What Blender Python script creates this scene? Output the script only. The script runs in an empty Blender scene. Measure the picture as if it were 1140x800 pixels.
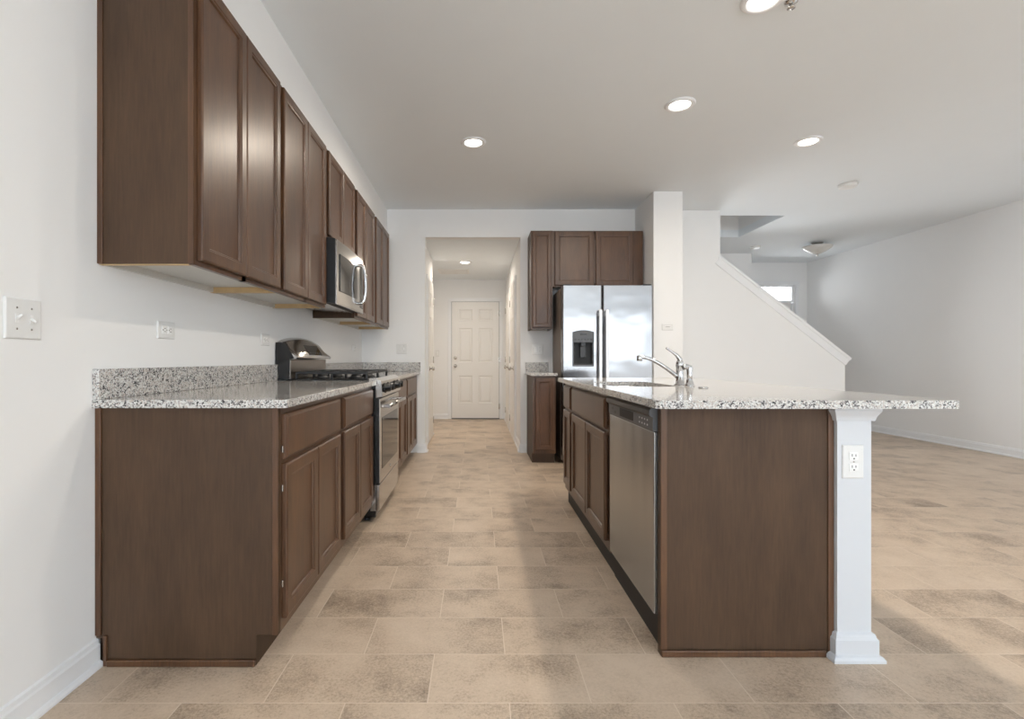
import bpy, bmesh, math
from mathutils import Vector, Matrix

# ------------------------------------------------------------------ scene, camera, light
SC = bpy.context.scene
COL = SC.collection
CAM_H, F, PX, PY = 1.047, 558.0, 532.0, 399.7
cam_d = bpy.data.cameras.new('camera')
cam_d.sensor_width = 36.0
cam_d.lens = F / 1140 * 36
cam_d.shift_x = (570 - PX) / 1140
cam_d.shift_y = -(400 - PY) / 1140
cam_d.clip_start = 0.02
cam = bpy.data.objects.new('camera', cam_d)
cam.location = (0, 0, CAM_H)
cam.rotation_euler = (math.pi / 2, 0, 0)
COL.objects.link(cam)
SC.camera = cam

SC.view_settings.view_transform = 'Standard'
SC.view_settings.look = 'None'
SC.view_settings.gamma = 1
SC.view_settings.use_curve_mapping = False
SC.view_settings.exposure = -0.25
SC.cycles.use_denoising = True
SC.cycles.max_bounces = 12
SC.cycles.diffuse_bounces = 8
SC.cycles.glossy_bounces = 6
SC.cycles.sample_clamp_indirect = 6.0

world = bpy.data.worlds.new('world')
SC.world = world
world.use_nodes = True
wbg = world.node_tree.nodes['Background']
wbg.inputs[0].default_value = (0.86, 0.93, 1.0, 1)
wbg.inputs[1].default_value = 3.0

def window_light(name, loc, rot, sx, sy, power, color=(0.82, 0.92, 1.0)):
    d = bpy.data.lights.new(name, 'AREA')
    d.shape = 'RECTANGLE'; d.size = sx; d.size_y = sy
    d.energy = power; d.color = color
    o = bpy.data.objects.new(name, d)
    o.location = loc; o.rotation_euler = rot
    COL.objects.link(o)
    return o
REAR = -5.5
CAN_W = 19.0                # watts of each ceiling can
CAN_COL = (1.0, 0.89, 0.75)
# daylight through the wide window and the foyer transom, plus added unseen window lights
window_light('daylight_wide_window', (3.95, REAR - 0.16, 1.65), (math.pi / 2, 0, 0), 2.9, 1.5, 28)
window_light('added_rear_daylight', (0.15, REAR - 0.16, 1.5), (math.pi / 2, 0, 0), 1.9, 1.5, 160)  # added unseen source, brightens the back of the kitchen
window_light('daylight_transom', (5.07, 8.98, 2.18), (-math.pi / 2, 0, 0), 0.9, 0.3, 14, (0.95, 0.98, 1.0))
window_light('added_foyer_daylight', (3.5, 7.98 + 0.28, 1.25), (-math.pi / 2, 0, 0), 1.3, 0.9, 80, (0.95, 0.98, 1.0))  # added source hidden by the knee wall, brightens the right wall
window_light('added_left_daylight', (-1.305 - 0.16, -2.9, 1.45), (math.pi / 2, 0, -math.pi / 2), 2.4, 1.6, 900)  # added unseen source, brightens the far right wall
window_light('added_right_daylight', (5.75 + 0.16, -2.6, 1.45), (math.pi / 2, 0, math.pi / 2), 2.8, 1.6, 42)  # added unseen source, brightens the left wall

# ------------------------------------------------------------------ materials
def srgb(r, g, b):
    f = lambda c: (c / 255 / 12.92) if c / 255 <= 0.04045 else ((c / 255 + 0.055) / 1.055) ** 2.4
    return (f(r), f(g), f(b), 1)

def new_mat(name):
    m = bpy.data.materials.new(name); m.use_nodes = True
    nt = m.node_tree
    return m, nt, nt.nodes['Principled BSDF']

def N(nt, typ, **kw):
    n = nt.nodes.new(typ)
    for k, v in kw.items():
        setattr(n, k, v)
    return n

def plain(name, col, rough=0.5, metal=0.0, noise=0.03, nscale=40.0, bump=0.0, bscale=200.0):
    m, nt, b = new_mat(name)
    pos = N(nt, 'ShaderNodeNewGeometry')
    nz = N(nt, 'ShaderNodeTexNoise'); nz.inputs['Scale'].default_value = nscale
    nz.inputs['Detail'].default_value = 3
    nt.links.new(pos.outputs['Position'], nz.inputs['Vector'])
    mx = N(nt, 'ShaderNodeMix', data_type='RGBA')
    mx.inputs[6].default_value = tuple(c * (1 - noise) for c in col[:3]) + (1,)
    mx.inputs[7].default_value = tuple(min(1, c * (1 + noise)) for c in col[:3]) + (1,)
    nt.links.new(nz.outputs[0], mx.inputs[0])
    nt.links.new(mx.outputs[2], b.inputs['Base Color'])
    b.inputs['Roughness'].default_value = rough
    b.inputs['Metallic'].default_value = metal
    if bump:
        n2 = N(nt, 'ShaderNodeTexNoise'); n2.inputs['Scale'].default_value = bscale
        nt.links.new(pos.outputs['Position'], n2.inputs['Vector'])
        bp = N(nt, 'ShaderNodeBump'); bp.inputs['Strength'].default_value = bump
        bp.inputs['Distance'].default_value = 0.002
        nt.links.new(n2.outputs[0], bp.inputs['Height'])
        nt.links.new(bp.outputs[0], b.inputs['Normal'])
    return m

def wood(name, dark, light, rough=0.33, coat=0.25):
    m, nt, b = new_mat(name)
    pos = N(nt, 'ShaderNodeNewGeometry')
    mp = N(nt, 'ShaderNodeMapping'); mp.inputs['Scale'].default_value = (130, 130, 9.0)
    nt.links.new(pos.outputs['Position'], mp.inputs['Vector'])
    g = N(nt, 'ShaderNodeTexNoise'); g.inputs['Scale'].default_value = 1.0
    g.inputs['Detail'].default_value = 5; g.inputs['Roughness'].default_value = 0.65
    nt.links.new(mp.outputs[0], g.inputs['Vector'])
    mp2 = N(nt, 'ShaderNodeMapping'); mp2.inputs['Scale'].default_value = (9, 9, 2.2)
    nt.links.new(pos.outputs['Position'], mp2.inputs['Vector'])
    g2 = N(nt, 'ShaderNodeTexNoise'); g2.inputs['Scale'].default_value = 1.0
    g2.inputs['Detail'].default_value = 4
    nt.links.new(mp2.outputs[0], g2.inputs['Vector'])
    add = N(nt, 'ShaderNodeMath', operation='MULTIPLY_ADD')
    nt.links.new(g.outputs[0], add.inputs[0]); add.inputs[1].default_value = 0.45
    s2 = N(nt, 'ShaderNodeMath', operation='MULTIPLY'); s2.inputs[1].default_value = 0.5
    nt.links.new(g2.outputs[0], s2.inputs[0]); nt.links.new(s2.outputs[0], add.inputs[2])
    cr = N(nt, 'ShaderNodeValToRGB')
    cr.color_ramp.elements[0].position = 0.34; cr.color_ramp.elements[0].color = dark
    cr.color_ramp.elements[1].position = 0.66; cr.color_ramp.elements[1].color = light
    nt.links.new(add.outputs[0], cr.inputs[0])
    nt.links.new(cr.outputs[0], b.inputs['Base Color'])
    b.inputs['Roughness'].default_value = rough
    b.inputs['Specular IOR Level'].default_value = 0.3
    b.inputs['Coat Weight'].default_value = coat
    b.inputs['Coat Roughness'].default_value = 0.32
    return m

def granite():
    m, nt, b = new_mat('speckled_granite')
    pos = N(nt, 'ShaderNodeNewGeometry')
    v = N(nt, 'ShaderNodeTexVoronoi'); v.inputs['Scale'].default_value = 240
    nt.links.new(pos.outputs['Position'], v.inputs['Vector'])
    sep = N(nt, 'ShaderNodeSeparateColor'); nt.links.new(v.outputs['Color'], sep.inputs[0])
    n1 = N(nt, 'ShaderNodeTexNoise'); n1.inputs['Scale'].default_value = 55; n1.inputs['Detail'].default_value = 3
    nt.links.new(pos.outputs['Position'], n1.inputs['Vector'])
    ad = N(nt, 'ShaderNodeMath', operation='MULTIPLY_ADD'); ad.inputs[1].default_value = 0.8
    nt.links.new(n1.outputs[0], ad.inputs[0])
    sc = N(nt, 'ShaderNodeMath', operation='MULTIPLY'); sc.inputs[1].default_value = 0.6
    nt.links.new(sep.outputs[0], sc.inputs[0]); nt.links.new(sc.outputs[0], ad.inputs[2])
    cr = N(nt, 'ShaderNodeValToRGB'); cr.color_ramp.interpolation = 'CONSTANT'
    els = cr.color_ramp.elements
    els[0].position = 0.0; els[0].color = srgb(58, 56, 58)
    els[1].position = 0.43; els[1].color = srgb(120, 116, 116)
    for p, c in ((0.53, srgb(160, 156, 154)), (0.61, srgb(192, 192, 189)), (0.72, srgb(212, 211, 208)), (0.90, srgb(186, 176, 168))):
        e = els.new(p); e.color = c
    nt.links.new(ad.outputs[0], cr.inputs[0])
    nt.links.new(cr.outputs[0], b.inputs['Base Color'])
    b.inputs['Roughness'].default_value = 0.09
    return m

def steel(name, col=(0.62, 0.61, 0.60, 1), rough=0.25, wave=0.0, axis='Z', wscale=(1.4, 1.4, 2.4)):
    m, nt, b = new_mat(name)
    pos = N(nt, 'ShaderNodeNewGeometry')
    mp = N(nt, 'ShaderNodeMapping')
    mp.inputs['Scale'].default_value = (600, 600, 6) if axis == 'Z' else (6, 6, 600)
    nt.links.new(pos.outputs['Position'], mp.inputs['Vector'])
    nz = N(nt, 'ShaderNodeTexNoise'); nz.inputs['Scale'].default_value = 1.0; nz.inputs['Detail'].default_value = 2
    nt.links.new(mp.outputs[0], nz.inputs['Vector'])
    mr = N(nt, 'ShaderNodeMapRange'); mr.inputs[3].default_value = rough * 0.95; mr.inputs[4].default_value = rough * 1.05
    nt.links.new(nz.outputs[0], mr.inputs[0]); nt.links.new(mr.outputs[0], b.inputs['Roughness'])
    b.inputs['Base Color'].default_value = col
    b.inputs['Metallic'].default_value = 1.0
    if wave:
        mp2 = N(nt, 'ShaderNodeMapping'); mp2.inputs['Scale'].default_value = wscale
        nt.links.new(pos.outputs['Position'], mp2.inputs['Vector'])
        n2 = N(nt, 'ShaderNodeTexNoise'); n2.inputs['Scale'].default_value = 2.0; n2.inputs['Detail'].default_value = 1
        nt.links.new(mp2.outputs[0], n2.inputs['Vector'])
        bp = N(nt, 'ShaderNodeBump'); bp.inputs['Strength'].default_value = 1.0; bp.inputs['Distance'].default_value = wave
        nt.links.new(n2.outputs[0], bp.inputs['Height']); nt.links.new(bp.outputs[0], b.inputs['Normal'])
    return m

def floor_mat():
    m, nt, b = new_mat('stone_look_tile')
    L = nt.links.new
    def M(op, a, bb=None, c=None):
        n = N(nt, 'ShaderNodeMath', operation=op)
        for i, v in enumerate((a, bb, c)):
            if v is None: continue
            if isinstance(v, (int, float)): n.inputs[i].default_value = v
            else: L(v, n.inputs[i])
        return n.outputs[0]
    pos = N(nt, 'ShaderNodeNewGeometry')
    sp = N(nt, 'ShaderNodeSeparateXYZ'); L(pos.outputs['Position'], sp.inputs[0])
    RW, CW = 0.2525, 0.5
    r = M('DIVIDE', M('SUBTRACT', sp.outputs[1], 1.78), RW)
    row = M('FLOOR', r)
    odd = M('FLOORED_MODULO', row, 2.0)
    u = M('DIVIDE', M('SUBTRACT', sp.outputs[0], 0.096), CW)
    u = M('MULTIPLY_ADD', odd, 0.5, u)
    colm = M('FLOOR', u)
    fu = M('SUBTRACT', u, colm); fv = M('SUBTRACT', r, row)
    du = M('MULTIPLY', M('MINIMUM', fu, M('SUBTRACT', 1.0, fu)), CW)
    dv = M('MULTIPLY', M('MINIMUM', fv, M('SUBTRACT', 1.0, fv)), RW)
    d = M('MINIMUM', du, dv)
    grout = N(nt, 'ShaderNodeMapRange'); L(d, grout.inputs[0])
    grout.inputs[1].default_value = 0.0010; grout.inputs[2].default_value = 0.0022
    grout.inputs[3].default_value = 1.0; grout.inputs[4].default_value = 0.0
    idv = N(nt, 'ShaderNodeCombineXYZ'); L(row, idv.inputs[0]); L(colm, idv.inputs[1])
    wn = N(nt, 'ShaderNodeTexWhiteNoise', noise_dimensions='3D'); L(idv.outputs[0], wn.inputs[0])
    # cloudy patches that differ from tile to tile
    offs = N(nt, 'ShaderNodeVectorMath', operation='SCALE'); L(wn.outputs['Color'], offs.inputs[0]); offs.inputs['Scale'].default_value = 40
    addv = N(nt, 'ShaderNodeVectorMath', operation='ADD'); L(pos.outputs['Position'], addv.inputs[0]); L(offs.outputs[0], addv.inputs[1])
    n1 = N(nt, 'ShaderNodeTexNoise'); n1.inputs['Scale'].default_value = 3.6; n1.inputs['Detail'].default_value = 6; n1.inputs['Roughness'].default_value = 0.62
    L(addv.outputs[0], n1.inputs['Vector'])
    n2 = N(nt, 'ShaderNodeTexNoise'); n2.inputs['Scale'].default_value = 110; n2.inputs['Detail'].default_value = 6; n2.inputs['Roughness'].default_value = 0.8
    L(addv.outputs[0], n2.inputs['Vector'])
    t = M('MULTIPLY_ADD', n2.outputs[0], 0.62, M('MULTIPLY', n1.outputs[0], 0.70))
    t = M('MULTIPLY_ADD', wn.outputs['Value'], 0.09, M('ADD', t, 0.03))
    cr = N(nt, 'ShaderNodeValToRGB'); L(t, cr.inputs[0])
    e = cr.color_ramp.elements
    e[0].position = 0.525; e[0].color = FLOOR_COLS[0]
    e[1].position = 0.88; e[1].color = FLOOR_COLS[3]
    k = e.new(0.65); k.color = FLOOR_COLS[1]
    k = e.new(0.735); k.color = FLOOR_COLS[2]
    mx = N(nt, 'ShaderNodeMix', data_type='RGBA')
    L(grout.outputs[0], mx.inputs[0]); L(cr.outputs[0], mx.inputs[6]); mx.inputs[7].default_value = FLOOR_COLS[4]
    L(mx.outputs[2], b.inputs['Base Color'])
    b.inputs['Roughness'].default_value = 0.38
    bp = N(nt, 'ShaderNodeBump'); bp.inputs['Strength'].default_value = 0.12; bp.inputs['Distance'].default_value = 0.001
    L(n2.outputs[0], bp.inputs['Height']); L(bp.outputs[0], b.inputs['Normal'])
    return m

def glass(name, tint=(1, 1, 1, 1), gloss=0.08):
    m = bpy.data.materials.new(name); m.use_nodes = True
    nt = m.node_tree; nt.nodes.clear()
    out = N(nt, 'ShaderNodeOutputMaterial'); mix = N(nt, 'ShaderNodeMixShader')
    tr = N(nt, 'ShaderNodeBsdfTransparent'); gl = N(nt, 'ShaderNodeBsdfGlossy')
    tr.inputs[0].default_value = tint; gl.inputs['Roughness'].default_value = 0.02
    fr = N(nt, 'ShaderNodeFresnel'); fr.inputs[0].default_value = 1.45
    nt.links.new(fr.outputs[0], mix.inputs[0]); nt.links.new(tr.outputs[0], mix.inputs[1]); nt.links.new(gl.outputs[0], mix.inputs[2])
    nt.links.new(mix.outputs[0], out.inputs[0])
    return m

def emitter(name, col, strength):
    m, nt, b = new_mat(name)
    b.inputs['Base Color'].default_value = (0.8, 0.8, 0.8, 1)
    b.inputs['Emission Color'].default_value = col
    b.inputs['Emission Strength'].default_value = strength
    return m

FLOOR_COLS = [srgb(126, 110, 94), srgb(172, 153, 134), srgb(194, 174, 153), srgb(206, 187, 167), srgb(214, 198, 180)]
M_WALL = plain('wall_paint', srgb(236, 236, 236), 0.85, noise=0.01, nscale=6, bump=0.04, bscale=350)
M_CEIL = plain('ceiling_paint', srgb(231, 236, 240), 0.8, noise=0.01, nscale=6, bump=0.05, bscale=300)
M_TRIM = plain('white_trim_paint', srgb(234, 235, 237), 0.35, noise=0.006)
M_POST = plain('darkened_post_white', srgb(208, 211, 216), 0.4, noise=0.006)  # copy of the trim white, darkened against the strong light here
M_DOORP = plain('white_door_paint', srgb(232, 230, 227), 0.4, noise=0.006)
M_FLOOR = floor_mat()
M_WOOD = wood('dark_stained_maple', srgb(66, 42, 26), srgb(104, 72, 47), 0.40, 0.5)
M_PANEL = wood('dark_stained_panel', srgb(67, 50, 37), srgb(87, 66, 49), rough=0.5, coat=0.0)
M_RAW = plain('unfinished_pine', srgb(192, 164, 122), 0.6, noise=0.12, nscale=30)
M_LAM = plain('white_laminate', srgb(205, 204, 200), 0.5)
M_GRAN = granite()
M_STEEL = steel('brushed_stainless', (0.60, 0.585, 0.57, 1), 0.24)
M_STEELH = steel('brushed_stainless_horizontal', (0.50, 0.48, 0.46, 1), 0.17, axis='X')
M_STEELD = steel('dark_reflection_stainless', (0.22, 0.195, 0.175, 1), 0.3, axis='X')  # steel colour darkened to imitate a dark reflection on the riser
M_HANDLE = steel('satin_stainless_bar', (0.80, 0.80, 0.81, 1), 0.38)
M_FRIDGE = steel('polished_stainless_door', (0.40, 0.40, 0.41, 1), 0.13, wave=0.0035, wscale=(1.6, 1.6, 2.6))
M_DW = steel('dishwasher_stainless', (0.40, 0.405, 0.41, 1), 0.26, wave=0.006, wscale=(1, 2.5, 0.6))
M_CHROME = plain('chrome', (0.66, 0.66, 0.67, 1), 0.09, 1.0, noise=0.01)
M_NICKEL = plain('satin_nickel', (0.55, 0.53, 0.50, 1), 0.25, 1.0, noise=0.01)
M_BLACK = plain('black_enamel', (0.012, 0.012, 0.013, 1), 0.22)
M_BLACKM = plain('black_matte', (0.014, 0.014, 0.015, 1), 0.55)
M_IRON = plain('cast_iron', (0.022, 0.022, 0.023, 1), 0.5, bump=0.2)
M_GLASSB = plain('black_glass', (0.02, 0.019, 0.018, 1), 0.05)
M_GREY = plain('grey_appliance_side', srgb(128, 116, 107), 0.5, bump=0.1)
M_CTRL = plain('grey_control_plastic', srgb(78, 79, 82), 0.35)
M_CTRLD = plain('dark_control_plastic', srgb(40, 40, 42), 0.3)
M_ICON = plain('pale_print', srgb(215, 216, 218), 0.5)
M_PLATE = plain('white_plate_plastic', srgb(226, 226, 225), 0.35)
M_DEV = plain('white_device_plastic', srgb(236, 236, 235), 0.3)
M_SLOT = plain('dark_slot', (0.03, 0.03, 0.03, 1), 0.6)
M_LENS = emitter('lit_lens', (1.0, 0.93, 0.84, 1), 12.0)
M_FROST = plain('alabaster_glass', srgb(222, 220, 216), 0.25, noise=0.08, nscale=18)
M_PANE = glass('window_glass')
M_CARPET = plain('beige_carpet', srgb(170, 158, 142), 0.9, noise=0.15, nscale=150, bump=0.4)

# ------------------------------------------------------------------ mesh helpers
def box(bm, x0, x1, y0, y1, z0, z1, bev=0.0, seg=2):
    tmp = bmesh.new()
    bmesh.ops.create_cube(tmp, size=1)
    for v in tmp.verts:
        v.co = Vector(((x0 + x1) / 2 + v.co.x * (x1 - x0), (y0 + y1) / 2 + v.co.y * (y1 - y0), (z0 + z1) / 2 + v.co.z * (z1 - z0)))
    if bev:
        bmesh.ops.bevel(tmp, geom=list(tmp.edges), offset=bev, segments=seg, affect='EDGES', profile=0.5)
    merge(bm, tmp)
    return bm

def merge(bm, tmp):
    me = bpy.data.meshes.new('tmp'); tmp.to_mesh(me); tmp.free()
    bm.from_mesh(me); bpy.data.meshes.remove(me)

def boxes(*args, bev=0.0):
    bm = bmesh.new()
    for a in args: box(bm, *a, bev=bev)
    return bm

def prism(bm, pts, axis, a, b):
    """closed polygon pts (2D) extruded along axis from a to b; pts are the remaining two axes in x,y,z order"""
    def mk(p, t):
        return {'x': (t, p[0], p[1]), 'y': (p[0], t, p[1]), 'z': (p[0], p[1], t)}[axis]
    va = [bm.verts.new(mk(p, a)) for p in pts]; vb = [bm.verts.new(mk(p, b)) for p in pts]
    n = len(pts)
    fs = [bm.faces.new(va), bm.faces.new(vb[::-1])]
    for i in range(n):
        fs.append(bm.faces.new((va[i], vb[i], vb[(i + 1) % n], va[(i + 1) % n])))
    bmesh.ops.recalc_face_normals(bm, faces=fs)
    return bm

def lathe(bm, profile, origin, axis=(0, 0, 1), seg=32, caps=True):
    """profile: list of (radius, height along axis)"""
    ax = Vector(axis).normalized()
    e1 = ax.orthogonal().normalized(); e2 = ax.cross(e1)
    o = Vector(origin); rings = []
    for r, h in profile:
        if r < 1e-6:
            rings.append([bm.verts.new(o + ax * h)])
        else:
            rings.append([bm.verts.new(o + ax * h + (e1 * math.cos(2 * math.pi * i / seg) + e2 * math.sin(2 * math.pi * i / seg)) * r) for i in range(seg)])
    fs = []
    for A, B in zip(rings, rings[1:]):
        if len(A) == 1 and len(B) == 1: continue
        for i in range(seg):
            j = (i + 1) % seg
            if len(A) == 1: fs.append(bm.faces.new((A[0], B[i], B[j])))
            elif len(B) == 1: fs.append(bm.faces.new((A[i], A[j], B[0])))
            else: fs.append(bm.faces.new((A[i], A[j], B[j], B[i])))
    if caps:
        for R in (rings[0], rings[-1]):
            if len(R) > 2: fs.append(bm.faces.new(R))
    bmesh.ops.recalc_face_normals(bm, faces=fs)
    for f in fs: f.smooth = True
    return bm

def tube(bm, pts, radii, seg=14):
    pts = [Vector(p) for p in pts]
    if isinstance(radii, (int, float)): radii = [radii] * len(pts)
    rings = []; up = None
    for i, p in enumerate(pts):
        t = (pts[min(i + 1, len(pts) - 1)] - pts[max(i - 1, 0)]).normalized()
        if up is None: up = t.orthogonal().normalized()
        e1 = (up - t * up.dot(t)).normalized(); up = e1; e2 = t.cross(e1)
        rings.append([bm.verts.new(p + (e1 * math.cos(2 * math.pi * k / seg) + e2 * math.sin(2 * math.pi * k / seg)) * radii[i]) for k in range(seg)])
    fs = []
    for A, B in zip(rings, rings[1:]):
        for k in range(seg):
            fs.append(bm.faces.new((A[k], A[(k + 1) % seg], B[(k + 1) % seg], B[k])))
    fs.append(bm.faces.new(rings[0])); fs.append(bm.faces.new(rings[-1]))
    bmesh.ops.recalc_face_normals(bm, faces=fs)
    for f in fs[:-2]: f.smooth = True
    return bm

def smooth_path(ctrl, n=24):
    """Catmull-Rom through control points"""
    c = [Vector(p) for p in ctrl]; c = [2 * c[0] - c[1]] + c + [2 * c[-1] - c[-2]]
    out = []
    segs = len(c) - 3
    for s in range(segs):
        p0, p1, p2, p3 = c[s:s + 4]
        for i in range(n // segs):
            t = i / (n // segs)
            out.append(0.5 * ((2 * p1) + (-p0 + p2) * t + (2 * p0 - 5 * p1 + 4 * p2 - p3) * t * t + (-p0 + 3 * p1 - 3 * p2 + p3) * t ** 3))
    out.append(c[-2])
    return out

class Fr:
    """a local frame: origin, u (width), v (height), n (outwards)"""
    def __init__(s, o, u, v, n):
        s.o, s.u, s.v, s.n = Vector(o), Vector(u), Vector(v), Vector(n)
    def __call__(s, a, b, c): return s.o + s.u * a + s.v * b + s.n * c
PX_ = Fr  # alias
def frame_left(x): return Fr((x, 0, 0), (0, 1, 0), (0, 0, 1), (1, 0, 0))      # faces +X : u = Y
def frame_isle(x): return Fr((x, 0, 0), (0, 1, 0), (0, 0, 1), (-1, 0, 0))     # faces -X : u = Y
def frame_front(y): return Fr((0, y, 0), (1, 0, 0), (0, 0, 1), (0, -1, 0))    # faces the camera : u = X
def frame_down(z): return Fr((0, 0, z), (1, 0, 0), (0, 1, 0), (0, 0, -1))

def nested(bm, fr, u0, u1, v0, v1, loops, back=True):
    """nested rectangles: loops = (inset, height out of the frame plane)"""
    rs = []
    for ins, h in loops:
        rs.append([bm.verts.new(fr(a, b, h)) for a, b in ((u0 + ins, v0 + ins), (u1 - ins, v0 + ins), (u1 - ins, v1 - ins), (u0 + ins, v1 - ins))])
    fs = []
    for A, B in zip(rs, rs[1:]):
        for i in range(4):
            j = (i + 1) % 4
            fs.append(bm.faces.new((A[i], A[j], B[j], B[i])))
    fs.append(bm.faces.new(rs[-1]))
    if back: fs.append(bm.faces.new(rs[0]))
    bmesh.ops.recalc_face_normals(bm, faces=fs)
    return bm

DOOR = lambda t, st=0.055: [(0, 0), (0, t - 0.005), (0.002, t - 0.002), (0.006, t), (st - 0.012, t), (st - 0.010, t - 0.003), (st - 0.004, t - 0.004), (st, t - 0.011)]
SLAB = lambda t: [(0, 0), (0, t - 0.009), (0.003, t - 0.006), (0.012, t)]

def fbox(bm, fr, u0, u1, v0, v1, n0, n1, bev=0.0):
    a, b = fr(u0, v0, n0), fr(u1, v1, n1)
    return box(bm, min(a.x, b.x), max(a.x, b.x), min(a.y, b.y), max(a.y, b.y), min(a.z, b.z), max(a.z, b.z), bev)

ORG = {}
def mesh_obj(name, bm, mat, world_origin):
    me = bpy.data.meshes.new(name)
    bmesh.ops.translate(bm, verts=bm.verts, vec=-Vector(world_origin))
    bm.to_mesh(me); bm.free()
    me.materials.append(mat)
    o = bpy.data.objects.new(name, me); COL.objects.link(o)
    return o

def tagp(o, label=None, cat=None, group=None, kind=None):
    for k, v in (('label', label), ('category', cat), ('group', group), ('kind', kind)):
        if v: o[k] = v
    return o

def thing(name, label, cat, loc, group=None, kind=None):
    o = bpy.data.objects.new(name, None); COL.objects.link(o)
    o.empty_display_size = 0.05
    o.location = loc; ORG[o] = Vector(loc)
    return tagp(o, label, cat, group, kind)

def part(name, bm, mat, parent, label=None, kind=None):
    o = mesh_obj(name, bm, mat, ORG[parent])
    o.parent = parent; ORG[o] = ORG[parent]
    return tagp(o, label, None, None, kind)

def single(name, bm, mat, label, cat, loc, group=None):
    o = mesh_obj(name, bm, mat, loc); o.location = loc; ORG[o] = Vector(loc)
    return tagp(o, label, cat, group)

def struct(name, bm, mat, label=None, cat=None, loc=(0, 0, 0)):
    o = mesh_obj(name, bm, mat, loc); o.location = loc; ORG[o] = Vector(loc)
    return tagp(o, label, cat, None, 'structure')

def cut(o, bm_cutter):
    """subtract a closed mesh (world coordinates) from object o, for good"""
    c = mesh_obj('cutter', bm_cutter, M_BLACK, ORG[o])
    if o.parent: c.parent = o.parent
    else: c.location = o.location
    md = o.modifiers.new('cut', 'BOOLEAN'); md.operation = 'DIFFERENCE'; md.object = c; md.solver = 'EXACT'
    bpy.context.view_layer.update()
    dg = bpy.context.evaluated_depsgraph_get()
    me = bpy.data.meshes.new_from_object(o.evaluated_get(dg))
    o.modifiers.clear(); old = o.data; mats = list(old.materials); o.data = me
    me.materials.clear()
    for m in mats: me.materials.append(m)
    me.polygons.foreach_set('material_index', [0] * len(me.polygons))
    bpy.data.objects.remove(c, do_unlink=True)

# ------------------------------------------------------------------ dimensions
H = 2.731
XL = -1.305           # left wall
YB = 5.63             # back wall of the kitchen
XR = 5.75             # right wall
ZC = 0.91             # counter top
ZCB = 0.882           # underside of the stone
HX0, HX1, HZ = -0.592, 0.478, 2.417   # hall opening
HALLC = 2.44          # hall ceiling
YH = 8.8              # hall end wall
WT = 0.12

# ------------------------------------------------------------------ room shell
struct('floor', boxes((XL - 0.12, XR + 0.12, REAR - 0.12, 9.0, -0.1, 0)), M_FLOOR, 'beige stone look tile floor', 'floor')
HOLE = (1.95, 3.60, 5.88, 6.92)
bm = bmesh.new()
x0, x1, y0, y1 = XL - 0.12, XR + 0.12, REAR - 0.12, 9.0
hx0, hx1, hy0, hy1 = HOLE
for a in ((x0, x1, y0, YB), (0.7, x1, YB, hy0), (0.7, hx0, hy0, hy1), (hx1, x1, hy0, hy1), (0.7, x1, hy1, y1)):
    box(bm, a[0], a[1], a[2], a[3], H, H + 0.1)
bmesh.ops.remove_doubles(bm, verts=bm.verts, dist=1e-5)
struct('ceiling', bm, M_CEIL, 'flat off white kitchen and living ceiling', 'ceiling')
struct('ceiling_hall', boxes((XL - 0.12, 0.7, YB + WT, 9.0, HALLC, HALLC + 0.1)), M_CEIL, 'lower hallway ceiling beyond the opening', 'ceiling')

LWN = (-4.1, -1.7, 0.65, 2.25); RWW = (-4.0, -1.2, 0.65, 2.25)  # openings for the added side windows
def side_wall(x0, x1, y0, y1, w):
    return boxes((x0, x1, y0, w[0], 0, H), (x0, x1, w[1], y1, 0, H), (x0, x1, w[0], w[1], 0, w[2]), (x0, x1, w[0], w[1], w[3], H))
struct('wall_left', side_wall(XL - 0.12, XL, REAR - 0.12, YB, LWN), M_WALL, 'left kitchen wall behind the cabinets', 'wall')
struct('wall_soffit', boxes((XL, -1.02, 1.72, YB, 2.405, H)), M_WALL, 'white soffit above the left wall cabinets', 'wall')
# back wall with the hall opening
struct('wall_back', boxes((XL - 0.12, HX0, YB, YB + WT, 0, H), (HX1, 1.77, YB, YB + WT, 0, H), (HX0, HX1, YB, YB + WT, HZ, H)), M_WALL, 'kitchen back wall with hall opening', 'wall')
# short wing wall beside the refrigerator
WX0, WX1, WY = 1.765, 2.058, 5.036
struct('wall_wing', boxes((WX0, WX1, WY, 5.80, 0, H)), M_WALL, 'white wing wall right of the refrigerator', 'wall')
# stair wall: full height to x=2.745 and a sloping knee wall after that
SY0, SY1 = 5.68, 5.80
SXT, SZT, SXB = 2.745, 2.20, 4.16
slope = (2.218 - 1.047) / (4.214 - 2.72)
zb = SZT - slope * (SXB - SXT)
bm = bmesh.new()
prism(bm, [(WX1, 0), (SXB, 0), (SXB, zb), (SXT, SZT), (SXT, H), (WX1, H)], 'y', SY0, SY1)
struct('wall_stair', bm, M_WALL, 'sloping white knee wall of the staircase', 'wall')
# sloping cap and skirt of the knee wall
bm = bmesh.new()
def capz(x): return SZT - slope * (x - SXT)
L_ = math.hypot(1, slope); tx, tz = 1 / L_, -slope / L_; nx, nz = slope / L_, 1 / L_   # along and across the slope
def band(bm, s0, s1, d0, d1, y0, y1):
    p = [(SXT + tx * s + nx * d, SZT + tz * s + nz * d) for s, d in ((s0, d0), (s1, d0), (s1, d1), (s0, d1))]
    return prism(bm, p, 'y', y0, y1)
SL = (4.215 - SXT) * L_
band(bm, 0.0, SL, -0.088, 0.0, SY0 - 0.010, SY1 + 0.010)
band(bm, -0.012, SL + 0.004, -0.012, 0.016, SY0 - 0.016, SY1 + 0.016)
struct('trim_1', bm, M_TRIM, 'sloping white cap on the staircase knee wall', 'trim')
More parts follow.
